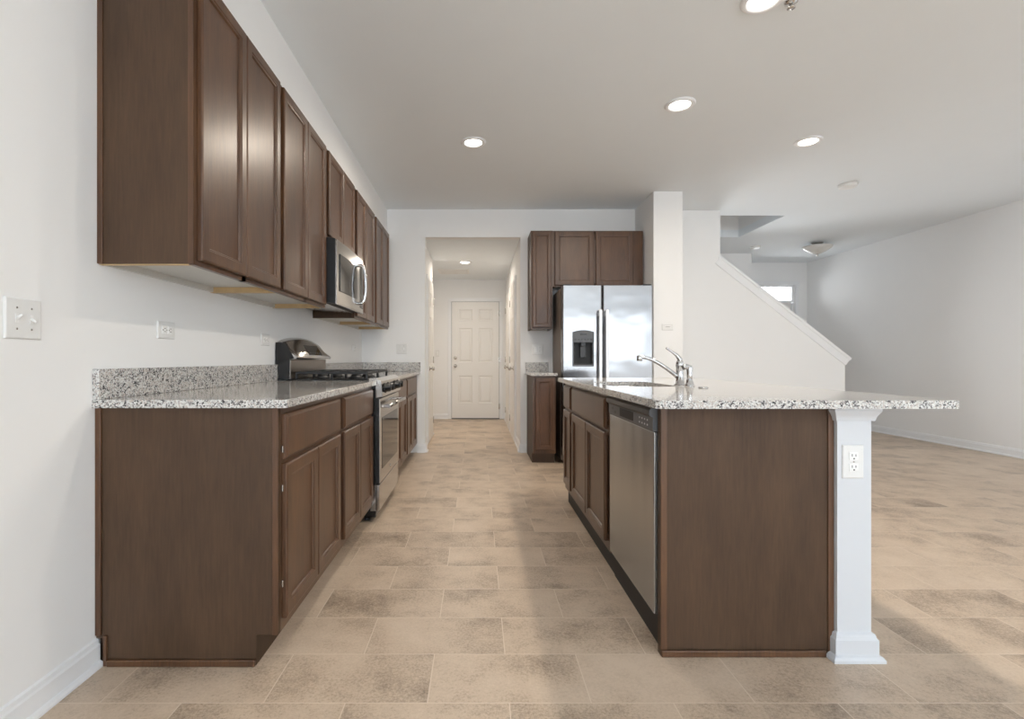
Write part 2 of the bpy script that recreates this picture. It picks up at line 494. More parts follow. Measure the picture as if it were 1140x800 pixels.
# stairs behind the knee wall
bm = bmesh.new()
ns = 11
for i in range(ns):
    xs = 4.06 - 0.255 * (i + 1)
    box(bm, xs, xs + 0.27, SY1, 6.90, 0, 0.19 * (i + 1), 0.006)
struct('stairs', bm, M_CARPET, 'carpeted staircase behind the knee wall', 'stairs')
# stairwell shaft above the ceiling opening
struct('wall_stairwell', boxes((hx0 - 0.1, hx1 + 0.1, hy1, hy1 + 0.1, H + 0.1, H + 2.4), (hx1, hx1 + 0.1, hy0 - 0.1, hy1, H + 0.1, H + 2.4),
                               (hx0 - 0.1, hx0, hy0 - 0.1, hy1, H + 0.1, H + 2.4), (hx0, hx1, hy0 - 0.1, hy0, H + 0.1, H + 2.4),
                               (hx0 - 0.1, hx1 + 0.1, hy0 - 0.1, hy1 + 0.1, H + 2.4, H + 2.5)), M_WALL, 'stairwell walls above the ceiling opening', 'wall')
# foyer walls
FYX, FYY, FRY = 4.36, 7.98, 8.75
FWN = (2.85, 4.15, 0.8, 1.7)  # opening for the added foyer window
struct('wall_foyer', boxes((0.7, FWN[0], FYY, FYY + WT, 0, H), (FWN[1], FYX, FYY, FYY + WT, 0, H), (FWN[0], FWN[1], FYY, FYY + WT, 0, FWN[2]), (FWN[0], FWN[1], FYY, FYY + WT, FWN[3], H), (FYX - WT, FYX, FYY + WT, FRY, 0, H)), M_WALL, 'foyer wall beyond the staircase', 'wall')
DX0, DX1 = 4.62, 5.535
struct('wall_front', boxes((FYX - WT, DX0, FRY, FRY + WT, 0, H), (DX1, XR, FRY, FRY + WT, 0, H), (DX0, DX1, FRY, FRY + WT, 2.34, H)), M_WALL, 'front wall of the foyer', 'wall')
struct('wall_right', side_wall(XR, XR + 0.12, REAR - 0.12, 9.0, RWW), M_WALL, 'long right living room wall', 'wall')
# rear wall behind the camera, with a wide window and one more put in for daylight
PD = (2.5, 5.4, 0.9, 2.40); RWN = (-0.8, 1.1, 0.75, 2.25)
struct('wall_rear', boxes((XL, RWN[0], REAR - WT, REAR, 0, H), (RWN[0], RWN[1], REAR - WT, REAR, 0, RWN[2]), (RWN[0], RWN[1], REAR - WT, REAR, RWN[3], H),
                          (RWN[1], PD[0], REAR - WT, REAR, 0, H), (PD[0], PD[1], REAR - WT, REAR, PD[3], H), (PD[0], PD[1], REAR - WT, REAR, 0, PD[2]), (PD[1], XR, REAR - WT, REAR, 0, H)), M_WALL, 'rear wall behind the viewer', 'wall')
def window_unit(name, x0, x1, z0, z1, yw, ncol, nrow, label, fw=0.05):
    """a window in a wall whose inner face is at yw; frame and panes"""
    bm = boxes((x0, x0 + fw, yw - 0.1, yw, z0, z1), (x1 - fw, x1, yw - 0.1, yw, z0, z1), (x0 + fw, x1 - fw, yw - 0.1, yw, z0, z0 + fw), (x0 + fw, x1 - fw, yw - 0.1, yw, z1 - fw, z1), bev=0.003)
    for i in range(1, ncol):
        xm = x0 + (x1 - x0) * i / ncol
        box(bm, xm - fw / 2, xm + fw / 2, yw - 0.09, yw - 0.02, z0 + fw, z1 - fw, 0.003)
    for i in range(1, nrow):
        zm = z0 + (z1 - z0) * i / nrow
        box(bm, x0 + fw, x1 - fw, yw - 0.085, yw - 0.025, zm - fw / 2, zm + fw / 2, 0.003)
    w = struct(name, bm, M_TRIM, label, 'window', (x0, yw, z0))
    part('pane', boxes((x0 + fw, x1 - fw, yw - 0.060, yw - 0.054, z0 + fw, z1 - fw)), M_PANE, w)
    return w
window_unit('window_2', PD[0], PD[1], PD[2], PD[3], REAR, 3, 1, 'wide triple window behind the viewer', 0.06)
window_unit('added_window_3', RWN[0], RWN[1], RWN[2], RWN[3], REAR, 2, 2, 'added double rear window bringing daylight from behind the viewer')
def added_side_window(name, xa, xb, w, label, fw=0.05):  # unseen windows put in for light from the sides
    y0, y1, z0, z1 = w; ym = (y0 + y1) / 2
    bm = boxes((xa, xb, y0, y0 + fw, z0, z1), (xa, xb, y1 - fw, y1, z0, z1), (xa, xb, ym - fw / 2, ym + fw / 2, z0 + fw, z1 - fw), (xa, xb, y0 + fw, y1 - fw, z0, z0 + fw), (xa, xb, y0 + fw, y1 - fw, z1 - fw, z1), bev=0.003)
    o = struct(name, bm, M_TRIM, label, 'window', (xa, ym, z0))
    xm = (xa + xb) / 2
    part('pane', boxes((xm - 0.003, xm + 0.003, y0 + fw, y1 - fw, z0 + fw, z1 - fw)), M_PANE, o)
added_side_window('added_window_4', XL - 0.10, XL, LWN, 'added double window in the left wall, unseen daylight source behind the viewer')
added_side_window('added_window_5', XR, XR + 0.10, RWW, 'added double window in the right wall, unseen daylight source behind the viewer')
window_unit('added_window_6', FWN[0], FWN[1], FWN[2], FWN[3], FYY + 0.11, 2, 1, 'added window hidden behind the staircase wall to light the foyer')  # put in to light the foyer, out of view
# foyer transom (window_1) above the front door
bm = boxes((DX0, DX0 + 0.05, FRY + 0.01, FRY + WT, 2.05, 2.34), (DX1 - 0.05, DX1, FRY + 0.01, FRY + WT, 2.05, 2.34), (DX0 + 0.05, DX1 - 0.05, FRY + 0.01, FRY + WT, 2.31, 2.34), (DX0 + 0.05, DX1 - 0.05, FRY + 0.01, FRY + WT, 2.03, 2.07), bev=0.003)
w1 = struct('window_1', bm, M_TRIM, 'bright transom window above the front door', 'window', (DX0, FRY, 2.05))
part('pane', boxes((DX0 + 0.05, DX1 - 0.05, FRY + 0.055, FRY + 0.061, 2.07, 2.31)), M_PANE, w1)

# ---- hall
HLX, HRX = -0.64, 0.485
HLE = 7.05
struct('wall_hall_left', boxes((HLX - WT, HLX, YB + WT, HLE, 0, HALLC), (XL - 0.12, HLX - WT, HLE - WT, HLE, 0, HALLC), (XL - 0.12, XL, HLE, YH, 0, HALLC)), M_WALL, 'left hallway wall', 'wall')
struct('wall_hall_right', boxes((HRX, HRX + WT, YB + WT, YH, 0, HALLC)), M_WALL, 'right hallway wall', 'wall')
struct('wall_hall_end', boxes((XL - 0.12, 0.7, YH, YH + WT, 0, HALLC)), M_WALL, 'hallway end wall', 'wall')

# ---- baseboards
BBP = [(0, 0), (0.026, 0), (0.026, 0.008), (0.022, 0.016), (0.014, 0.020), (0.014, 0.072), (0.010, 0.078), (0.008, 0.090), (0, 0.094)]
def baseboard(name, segs, label):
    """segs: (p0, p1, inward normal)"""
    bm = bmesh.new()
    for p0, p1, n in segs:
        if p0[0] == p1[0]:
            prism(bm, [(p0[0] + n[0] * d, z) for d, z in BBP], 'y', p0[1], p1[1])
        else:
            prism(bm, [(p0[1] + n[1] * d, z) for d, z in BBP], 'x', p0[0], p1[0])
    return struct(name, bm, M_TRIM, label, 'baseboard')
baseboard('baseboard_left', [((XL, REAR), (XL, 1.714), (1, 0))], 'white baseboard on the left wall')
baseboard('baseboard_back', [((-0.68, YB), (HX0, YB), (0, -1)), ((HX1, YB), (0.548, YB), (0, -1)), ((HX0, YB), (HX0, YB + WT), (1, 0)), ((HX1, YB), (HX1, YB + WT), (-1, 0))], 'white baseboard beside the hall opening')
baseboard('baseboard_right', [((XR, REAR), (XR, FRY), (-1, 0))], 'white baseboard along the living room wall')
baseboard('baseboard_stair', [((WX1, SY0), (SXB, SY0), (0, -1))], 'white baseboard below the staircase wall')
baseboard('baseboard_foyer', [((3.0, FYY), (FYX, FYY), (0, -1)), ((FYX, FRY), (4.53, FRY), (0, -1))], 'white baseboard in the foyer')

# ---- panel doors
def panel_face(bm, fr, u0, u1, v0, v1, t, panels):
    """door slab whose front carries moulded panels"""
    us = sorted({u0, u1} | {p[0] for p in panels} | {p[1] for p in panels})
    vs = sorted({v0, v1} | {p[2] for p in panels} | {p[3] for p in panels})
    def q(a, b, c, d):
        bm.faces.new([bm.verts.new(fr(*p)) for p in ((a, c, t), (b, c, t), (b, d, t), (a, d, t))])
    for a, b in zip(us, us[1:]):
        for c, d in zip(vs, vs[1:]):
            if any(p[0] <= a + 1e-6 and b - 1e-6 <= p[1] and p[2] <= c + 1e-6 and d - 1e-6 <= p[3] for p in panels): continue
            q(a, b, c, d)
    for p in panels:
        nested(bm, fr, *p, [(0, t), (0.010, t - 0.008), (0.024, t - 0.009), (0.045, t - 0.002)], back=False)
    bmesh.ops.remove_doubles(bm, verts=bm.verts, dist=1e-6)
    b4 = [bm.verts.new(fr(a, c, 0)) for a, c in ((u0, v0), (u1, v0), (u1, v1), (u0, v1))]
    f4 = [bm.verts.new(fr(a, c, t)) for a, c in ((u0, v0), (u1, v0), (u1, v1), (u0, v1))]
    bm.faces.new(b4)
    for i in range(4):
        bm.faces.new((b4[i], b4[(i + 1) % 4], f4[(i + 1) % 4], f4[i]))
    bmesh.ops.recalc_face_normals(bm, faces=bm.faces)
    return bm
def six_panels(u0, u1, v0, h):
    w = u1 - u0; s = 0.14 * w; m = 0.13 * w; c = (u0 + u1) / 2
    cols = ((u0 + s, c - m / 2), (c + m / 2, u1 - s))
    rows = ((v0 + 0.28, v0 + 0.76), (v0 + 0.99, v0 + 1.59), (v0 + 1.72, v0 + h - 0.13))
    return [(a, b, r0, r1) for a, b in cols for r0, r1 in rows]
def casing(bm, fr, u0, u1, v1, w=0.062, t=0.018):
    for a, b, c, d in ((u0 - w, u0, 0, v1), (u1, u1 + w, 0, v1), (u0 - w, u1 + w, v1, v1 + w)):
        fbox(bm, fr, a, b, c, d, 0.0, t, 0.003)
        if b - a < 0.1: fbox(bm, fr, a + 0.010, b - 0.010, c, d, t, t + 0.004, 0.0015)
        else: fbox(bm, fr, a, b, c + 0.010, d - 0.010, t, t + 0.004, 0.0015)
def knob(fr, u, v, n0, r=0.028):
    bm = bmesh.new()
    lathe(bm, [(r, 0), (r, 0.006), (0.012, 0.010), (0.011, 0.030), (r * 0.95, 0.040), (r, 0.052), (r * 0.7, 0.064), (0, 0.066)], fr(u, v, n0), fr.n, 20)
    return bm
def hinge(fr, u, v, n0):
    bm = fbox(bmesh.new(), fr, u - 0.012, u + 0.012, v - 0.045, v + 0.045, n0, n0 + 0.003)
    tube(bm, [fr(u, v - 0.045, n0 + 0.006), fr(u, v + 0.045, n0 + 0.006)], 0.0055, 10)
    return bm
def room_door(name, fr, u0, u1, h, knob_u, hinge_u, label, deadbolt=False, base=0.004, t=0.03, panels=None):
    pan = six_panels(u0, u1, 0, h) if panels is None else panels
    bm = panel_face(bmesh.new(), fr, u0, u1, base, h, t, pan)
    d = struct(name, bm, M_DOORP, label, 'door', tuple(fr((u0 + u1) / 2, 0, 0)))
    bm = bmesh.new(); casing(bm, fr, u0 - 0.006, u1 + 0.006, h + 0.006)
    part('door_casing', bm, M_TRIM, d)
    part('door_knob', knob(fr, knob_u, 0.93, t), M_NICKEL, d)
    if deadbolt: part('deadbolt', lathe(bmesh.new(), [(0.027, 0), (0.027, 0.010), (0.022, 0.016), (0, 0.017)], fr(knob_u, 1.07, t), fr.n, 20), M_NICKEL, d)
    if deadbolt:
        bm = bmesh.new()
        fbox(bm, fr, u0 - 0.0055, u0 - 0.0003, 0, h + 0.0055, 0.0003, 0.012); fbox(bm, fr, u1 + 0.0003, u1 + 0.0055, 0, h + 0.0055, 0.0003, 0.012)
        fbox(bm, fr, u0 - 0.0003, u1 + 0.0003, h + 0.0003, h + 0.0055, 0.0003, 0.012); fbox(bm, fr, u0 - 0.0003, u1 + 0.0003, 0.0002, 0.0175, t, t + 0.006)
        part('gap_shade_strip', bm, M_CTRL, d, 'thin dark strips imitating the shaded gap around the door')  # dark strips stand in for the shadow line around the door
    for hz in (0.22, 1.04, h - 0.2): part('hinge', hinge(fr, hinge_u, hz, t - 0.002), M_NICKEL, d)
    return d
room_door('door_1', frame_front(YH), -0.457, 0.372, 2.05, -0.395, 0.374, 'white six panel door at the end of the hall', True)
room_door('door_2', frame_left(HLX), 6.25, 6.86, 2.03, 6.32, 6.862, 'white door in the left hall wall')
room_door('door_3', frame_isle(HRX), 6.34, 7.10, 2.03, 6.41, 7.102, 'nearer white door in the right hall wall')
room_door('door_4', frame_isle(HRX), 7.42, 8.18, 2.03, 7.49, 8.182, 'farther white door in the right hall wall')
# front door below the transom
fr = frame_front(FRY + 0.09)
room_d = panel_face(bmesh.new(), fr, DX0 + 0.05, DX1 - 0.05, 0.01, 2.03, 0.045, six_panels(DX0 + 0.05, DX1 - 0.05, 0, 2.03))
d5 = struct('door_5', room_d, M_DOORP, 'white front door under the transom window', 'door', (5.08, FRY, 0))
bm = boxes((DX0, DX0 + 0.05, FRY + 0.01, FRY + WT, 0, 2.03), (DX1 - 0.05, DX1, FRY + 0.01, FRY + WT, 0, 2.03), bev=0.003)
casing(bm, frame_front(FRY), DX0, DX1, 2.34, 0.06)
part('door_casing', bm, M_TRIM, d5)
part('door_knob', knob(fr, DX0 + 0.13, 0.93, 0.045), M_NICKEL, d5)

# hall baseboards, between the door casings
baseboard('baseboard_hall', [((HLX, YB + WT), (HLX, 6.18), (1, 0)), ((HLX, 6.932), (HLX, HLE), (1, 0)), ((HRX, YB + WT), (HRX, 6.268), (-1, 0)), ((HRX, 7.172), (HRX, 7.35), (-1, 0)), ((HRX, 8.252), (HRX, YH), (-1, 0)),
                             ((XL, YH), (-0.527, YH), (0, -1)), ((0.442, YH), (HRX, YH), (0, -1))], 'white baseboard in the hallway')

# island half wall with cap and base
IWX0, IWX1, IWY0, IWY1 = 1.256, 1.375, 1.752, 3.66
bm = boxes((IWX0, IWX1, IWY0, IWY1, 0, ZCB))
iw = struct('wall_island', bm, M_POST, 'white half wall end carrying the island counter', 'wall', (1.31, IWY0, 0))
def ring_trim(prof, x0, x1, y0, y1):
    """profile (out, z) wrapped around the front and both sides of the half wall"""
    bm = bmesh.new()
    rows = []
    for d, z in prof:
        rows.append([bm.verts.new(p) for p in ((x0 - d, y1, z), (x0 - d, y0 - d, z), (x1 + d, y0 - d, z), (x1 + d, y1, z))])
    for A, B in zip(rows, rows[1:] + rows[:1]):
        for i in range(3):
            bm.faces.new((A[i], A[i + 1], B[i + 1], B[i]))
    bm.faces.new([r[0] for r in rows]); bm.faces.new([r[3] for r in rows])
    bmesh.ops.recalc_face_normals(bm, faces=bm.faces)
    return bm
part('cap_moulding', ring_trim([(0, 0.832), (0.008, 0.832), (0.010, 0.842), (0.012, 0.848), (0.022, 0.868), (0.022, ZCB), (0, ZCB)], IWX0 + 0.0, IWX1, IWY0, IWY0 + 0.012), M_POST, iw)
part('base_moulding', ring_trim([(0, 0), (0.030, 0), (0.030, 0.010), (0.024, 0.018), (0.016, 0.022), (0.016, 0.072), (0.011, 0.078), (0.008, 0.090), (0, 0.095)], IWX0 + 0.0, IWX1, IWY0, IWY0 + 0.012), M_POST, iw)
part('rear_moulding', prism(bmesh.new(), [(IWX1 + d, z) for d, z in BBP], 'y', IWY0 + 0.012, IWY1), M_POST, iw)

# ------------------------------------------------------------------ cabinets
XF = -0.682           # left base face frame front
DT = 0.019            # door thickness
TOE_Z, TOE_D = 0.105, 0.076
def face_frame(fr, u0, u1, v0, v1, rails, stile=0.038, t=0.019, mid=False):
    """stiles and rails behind the doors; rails = list of (v0, v1)"""
    bm = bmesh.new()
    fbox(bm, fr, u0, u0 + stile, v0, v1, -t, 0); fbox(bm, fr, u1 - stile, u1, v0, v1, -t, 0)
    if mid: fbox(bm, fr, (u0 + u1) / 2 - stile / 2, (u0 + u1) / 2 + stile / 2, v0, v1, -t, 0)
    for a, b in rails: fbox(bm, fr, u0 + stile, u1 - stile, a, b, -t, 0)
    return bm
def cabinet_doors(fr, root, spans, v0, v1, st=0.055, hinges=()):
    for i, (a, b) in enumerate(spans):
        d = part('door', nested(bmesh.new(), fr, a, b, v0, v1, [(x, y + 0.0008) for x, y in DOOR(DT, st)]), M_WOOD, root)
        for hu, hv in hinges:
            if a - 0.03 < hu < b + 0.03:
                bm = fbox(bmesh.new(), fr, hu - 0.004, hu + 0.003, hv - 0.012, hv + 0.012, 0.001, 0.008, 0.002)
                part('hinge', bm, M_NICKEL, d, 'small nickel hinge')

G = 'dark base cabinets along the left wall'
BASE_D0, BASE_D1, DRW0, DRW1 = 0.148, 0.684, 0.700, 0.857
def base_cab(fr, back, u0, u1, doors, drawers, label, grp, hinges=(), toe=TOE_D, carcass_hi=0.88, end_u=None):
    """fr: frame in the plane of the face frame front; back: depth behind it"""
    c = fr((u0 + u1) / 2, 0, -back / 2)
    r = thing('base_cabinet', label, 'cabinet', tuple(c), grp)
    bm = bmesh.new()
    s = 0.016
    fbox(bm, fr, u0, u0 + s, TOE_Z, carcass_hi, -back, -0.019); fbox(bm, fr, u1 - s, u1, TOE_Z, carcass_hi, -back, -0.019)
    fbox(bm, fr, u0 + s, u1 - s, TOE_Z, TOE_Z + s, -back, -0.019); fbox(bm, fr, u0 + s, u1 - s, TOE_Z + s, carcass_hi, -back, -back + 0.008)
    part('carcass', bm, M_PANEL, r)
    part('face_frame', face_frame(fr, u0, u1, TOE_Z, carcass_hi, [(TOE_Z, TOE_Z + 0.055), (0.672, 0.712), (0.845, carcass_hi)]), M_WOOD, r)
    part('toe_kick', fbox(bmesh.new(), fr, u0, u1, 0, TOE_Z, -toe - 0.016, -toe), M_PANEL if toe > 0.05 else M_BLACKM, r)  # shallow island toe kicks coloured black for the shade under the doors
    fbase = fbox(bmesh.new(), fr, u0, u1, 0, TOE_Z, -back, -back + 0.02)
    part('back_rail', fbase, M_PANEL, r)
    cabinet_doors(fr, r, doors, BASE_D0, BASE_D1, hinges=hinges)
    for a, b in drawers:
        part('drawer', nested(bmesh.new(), fr, a, b, DRW0, DRW1, [(x, y + 0.0008) for x, y in SLAB(DT)]), M_WOOD, r)
    return r

FL = frame_left(XF)
BK = XF - XL
def pair(a, m, b, g=0.0016): return [(a, m - g), (m + g, b)]
base_cab(FL, BK, 1.733, 2.463, pair(1.742, 2.086, 2.427), [(1.742, 2.427)], 'dark two door base cabinet at the near left end, under one wide drawer', G, hinges=((1.7375, 0.735), (1.7375, 0.60), (1.7375, 0.27)))
base_cab(FL, BK, 2.463, 3.213, pair(2.499, 2.838, 3.176), [(2.499, 3.176)], 'dark two door base cabinet directly in front of the range', G)
base_cab(FL, BK, 3.985, 4.70, pair(4.02, 4.343, 4.668), [(4.02, 4.668)], 'dark base cabinet directly beyond the range', G)
base_cab(FL, BK, 4.70, 5.43, pair(4.733, 5.065, 5.398), [(4.733, 5.398)], 'dark base cabinet at the far end, against the hall wall corner', G)

# end panel of the left run: skin, scribe strip, shoe strip, notch for the toe
ep = thing('end_panel', 'brown wood panel closing the near end of the left counter run', 'cabinet panel', (-1.0, 1.7235, 0))
bm = bmesh.new()
XLP = XL + 0.028
prism(bm, [(XLP, 0.001), (XF - TOE_D, 0.001), (XF - TOE_D, TOE_Z), (XF, TOE_Z), (XF, ZCB - 0.001), (XL, ZCB - 0.001), (XL, 0.094), (XLP, 0.094)], 'y', 1.714, 1.733)
part('panel', bm, M_PANEL, ep)
bm = boxes((XL + 0.0005, XL + 0.020, 1.706, 1.714, 0.105, ZCB - 0.001), bev=0.002)
box(bm, XLP, XLP + 0.012, 1.706, 1.714, 0.001, 0.105, 0.002)
part('scribe_strip', bm, M_WOOD, ep)
part('shoe_strip', boxes((XLP + 0.013, XF - TOE_D, 1.702, 1.714, 0.0005, 0.024), bev=0.004), M_WOOD, ep)
part('corner_stile', boxes((XF - 0.020, XF, 1.7095, 1.714, TOE_Z + 0.0, ZCB - 0.001), bev=0.0015), M_WOOD, ep)

# filler at the far end of the left run
single('filler_strip', boxes((XF - 0.019, XF, 5.43, YB, TOE_Z, 0.88)), M_WOOD, 'narrow brown filler strip between the farthest base cabinet and the back wall', 'filler strip', (XF, 5.53, TOE_Z))

# ---- countertops
def slab_prism(pts, z0, z1, bev=0.004):
    bm = prism(bmesh.new(), pts, 'z', z0, z1)
    es = [e for e in bm.edges if abs(e.verts[0].co.z - e.verts[1].co.z) < 1e-6 and e.verts[0].co.z > z1 - 1e-6]
    bmesh.ops.bevel(bm, geom=es, offset=bev, segments=3, affect='EDGES', profile=0.5)
    return bm
XCF = -0.648          # front edge of the left counter
ct = thing('countertop', 'speckled grey granite counter left of the aisle, nearer than the range', 'countertop', (-0.98, 2.45, ZCB))
part('slab', slab_prism([(XL, 1.694), (XCF - 0.012, 1.694), (XCF, 1.706), (XCF, 3.210), (XL, 3.210)], ZCB, ZC), M_GRAN, ct)
part('backsplash', boxes((XL, XL + 0.022, 1.696, 3.215, ZC + 0.0003, 1.0135), bev=0.002), M_GRAN, ct)
ct = thing('countertop', 'speckled grey granite counter left of the aisle, beyond the range', 'countertop', (-0.98, 4.8, ZCB))
part('slab', slab_prism([(XL, 3.988), (XCF, 3.988), (XCF, YB), (XL, YB)], ZCB, ZC), M_GRAN, ct)
bm = boxes((XL, XL + 0.022, 3.985, YB - 0.022, ZC + 0.0003, 1.0135), bev=0.002)
part('backsplash', bm, M_GRAN, ct)
part('backsplash', boxes((XL, XCF + 0.005, YB - 0.022, YB, ZC + 0.0003, 1.0135), bev=0.002), M_GRAN, ct)

# ---- left wall cabinets
XU = -0.976           # upper face frame front
UZ0, UZ1 = 1.372, 2.405
G = 'dark wall cabinets above the left counter'
FU = frame_left(XU)
def wall_cab(fr, back, u0, u1, v0, v1, doors, label, grp, name='wall_cabinet', st=0.055, dm=0.018, dark_near=False, raw=True):
    c = fr((u0 + u1) / 2, v0, -back / 2)
    r = thing(name, label, 'cabinet', tuple(c), grp)
    s = 0.016
    bm = bmesh.new()
    fbox(bm, fr, u0, u0 + s, v0 + 0.026, v1, -back, -0.019); fbox(bm, fr, u1 - s, u1, v0 + 0.026, v1, -back, -0.019)
    fbox(bm, fr, u0 + s, u1 - s, v1 - s, v1, -back, -0.019)
    part('carcass', bm, M_PANEL, r)
    for a in (u0, u1 - s):
        part('raw_edge', fbox(bmesh.new(), fr, a, a + s, v0, v0 + 0.026, -back + 0.0005, -0.0195), M_RAW if raw and not (dark_near and a == u0) else M_PANEL, r, 'unfinished pale wood edge' if raw and not (dark_near and a == u0) else None)
    part('bottom_board', fbox(bmesh.new(), fr, u0 + s, u1 - s, v0 + 0.026, v0 + 0.042, -back, -0.019), M_LAM, r, 'white underside board')
    part('hanging_rail', fbox(bmesh.new(), fr, u0 + s, u1 - s, v0 + 0.002, v0 + 0.026, -back, -back + 0.016), M_LAM, r, 'white rail against the wall')
    part('face_frame', face_frame(fr, u0, u1, v0, v1, [(v0, v0 + 0.038), (v1 - 0.038, v1)], mid=len(doors) > 1), M_WOOD, r)
    cabinet_doors(fr, r, doors, v0 + dm, v1 - 0.012, st)
    return r
UB = XU - XL
wall_cab(FU, UB, 1.726, 2.458, UZ0, UZ1, pair(1.742, 2.080, 2.434), 'tall dark two door wall cabinet at the near left end', G)
wall_cab(FU, UB, 2.458, 3.20, UZ0, UZ1, pair(2.482, 2.826, 3.168), 'tall dark two door wall cabinet just before the microwave', G)
wall_cab(FU, UB, 3.20, 3.96, 1.832, UZ1, pair(3.232, 3.572, 3.90), 'short dark two door wall cabinet above the microwave', G)
wall_cab(FU, UB, 3.96, 4.697, UZ0, UZ1, pair(3.985, 4.306, 4.655), 'tall dark two door wall cabinet just beyond the microwave', G, dark_near=True)
wall_cab(FU, UB, 4.697, 5.44, UZ0, UZ1, pair(4.735, 5.07, 5.41), 'tall dark two door wall cabinet farthest along the left wall', G)
# finished skin on the near end
sk = thing('end_panel', 'brown wood skin on the near side of the upper left cabinets', 'cabinet panel', (-1.14, 1.72, UZ0))
part('panel', boxes((XL, XU - 0.0005, 1.7215, 1.726, UZ0 + 0.003, UZ1)), M_PANEL, sk)
part('scribe_strip', boxes((XL + 0.0005, XL + 0.019, 1.7155, 1.7215, UZ0 + 0.003, UZ1), bev=0.0015), M_WOOD, sk)
part('corner_stile', boxes((XU - 0.019, XU, 1.719, 1.7215, UZ0 + 0.003, UZ1)), M_WOOD, sk)
single('filler_strip', boxes((XU - 0.019, XU, 5.44, 5.465, UZ0, UZ1)), M_WOOD, 'narrow brown filler strip at the far end of the left wall cabinets', 'filler strip', (XU, 5.45, UZ0))

# ------------------------------------------------------------------ range
RY0, RY1 = 3.221, 3.977
rg = thing('gas_range', 'stainless gas range with black grates set into the left counter', 'range', (-0.97, 3.6, 0))
RXF = -0.655          # body front
part('body', boxes((-1.285, RXF, RY0, RY1, 0.03, 0.905), bev=0.003), M_BLACK, rg)
for (fx, fy) in ((-1.22, RY0 + 0.05), (-1.22, RY1 - 0.05), (-0.72, RY0 + 0.05), (-0.72, RY1 - 0.05)):
    part('foot', lathe(bmesh.new(), [(0.018, 0.0005), (0.018, 0.012), (0.012, 0.014), (0.012, 0.03)], (fx, fy, 0), seg=14), M_BLACKM, rg)
# cooktop pan and front ledge
part('cooktop', boxes((-1.20, -0.70, RY0, RY1, 0.905, 0.919), bev=0.004), M_BLACK, rg)
bm = prism(bmesh.new(), [(-0.70, 0.905), (-0.70, 0.924), (-0.655, 0.926), (-0.622, 0.905), (-0.612, 0.806), (-0.655, 0.800)], 'y', RY0 + 0.001, RY1 - 0.001)
part('control_panel', bm, M_STEELH, rg)
# knobs on the slanted front
kn = Vector((0.099, 0, 0.010)).normalized()
for ky in (0.11, 0.24, 0.51, 0.64):
    o = Vector((-0.617, RY0 + ky, 0.857))
    k = part('control_knob', lathe(bmesh.new(), [(0.034, 0), (0.034, 0.004), (0.028, 0.006), (0.026, 0.034), (0.022, 0.038), (0, 0.0385)], o, kn, 22), M_BLACK, rg)
    part('pointer', boxes((o.x + 0.034, o.x + 0.0405, o.y - 0.003, o.y + 0.003, o.z - 0.018, o.z + 0.022), bev=0.001), M_CTRLD, k)
# oven door
od = part('oven_door', boxes((RXF + 0.0005, -0.628, RY0 + 0.002, RY1 - 0.002, 0.246, 0.792), bev=0.004), M_STEELH, rg)
part('door_edge', boxes((RXF + 0.0006, -0.634, RY0 - 0.0005, RY0 + 0.0018, 0.246, 0.792)), M_BLACK, od)
part('window', boxes((-0.6285, -0.6262, RY0 + 0.07, RY1 - 0.07, 0.33, 0.665), bev=0.001), M_GLASSB, od, 'dark oven window')
bm = tube(bmesh.new(), [(-0.578, RY0 + 0.03, 0.742), (-0.578, RY1 - 0.03, 0.742)], 0.013, 16)
for hy in (RY0 + 0.06, RY1 - 0.06): box(bm, -0.629, -0.574, hy - 0.014, hy + 0.014, 0.730, 0.754, 0.004)
part('handle', bm, M_STEELH, od)
part('badge', lathe(bmesh.new(), [(0.012, 0), (0.012, 0.002), (0.010, 0.003), (0, 0.003)], (-0.628, 3.6, 0.288), (1, 0, 0), 20), M_CHROME, od, 'small round badge')
dr = part('drawer', boxes((RXF + 0.0005, -0.632, RY0 + 0.003, RY1 - 0.003, 0.072, 0.238), bev=0.004), M_STEELH, rg)
part('drawer_side', boxes((RXF - 0.035, RXF + 0.0005, RY0 - 0.0015, RY0 - 0.0003, 0.072, 0.238)), M_STEEL, rg)
# grates
gz = 0.950
for g0, g1 in ((RY0 + 0.03, 3.6 - 0.004), (3.6 + 0.004, RY1 - 0.03)):
    bm = bmesh.new(); bw = 0.007
    gx0, gx1 = -1.175, -0.72
    for yy in (g0, (g0 + g1) / 2, g1): box(bm, gx0, gx1, yy - bw, yy + bw, gz, gz + 0.017, 0.003)
    for xx in (gx0, (gx0 + gx1) / 2, gx1): box(bm, xx - bw, xx + bw, g0, g1, gz, gz + 0.017, 0.003)
    for xx in (gx0 + (gx1 - gx0) * 0.25, gx0 + (gx1 - gx0) * 0.75):
        ym = (g0 + g1) / 2
        box(bm, xx - bw, xx + bw, g0, ym - 0.045, gz, gz + 0.017, 0.003); box(bm, xx - bw, xx + bw, ym + 0.045, g1, gz, gz + 0.017, 0.003)
    for xx in (gx0, (gx0 + gx1) / 2, gx1):
        for yy in (g0, g1): box(bm, xx - bw, xx + bw, yy - bw, yy + bw, 0.9192, gz + 0.002)
    part('grate', bm, M_IRON, rg)
for bx in (-1.06, -0.83):
    for by in (RY0 + 0.20, RY1 - 0.20):
        b_ = part('burner', lathe(bmesh.new(), [(0.05, 0), (0.05, 0.006), (0.036, 0.010), (0.036, 0.018)], (bx, by, 0.9192), seg=24), M_IRON, rg)
        part('burner_cap', lathe(bmesh.new(), [(0.032, 0), (0.033, 0.004), (0.028, 0.008), (0, 0.009)], (bx, by, 0.9375), seg=24), M_IRON, b_)
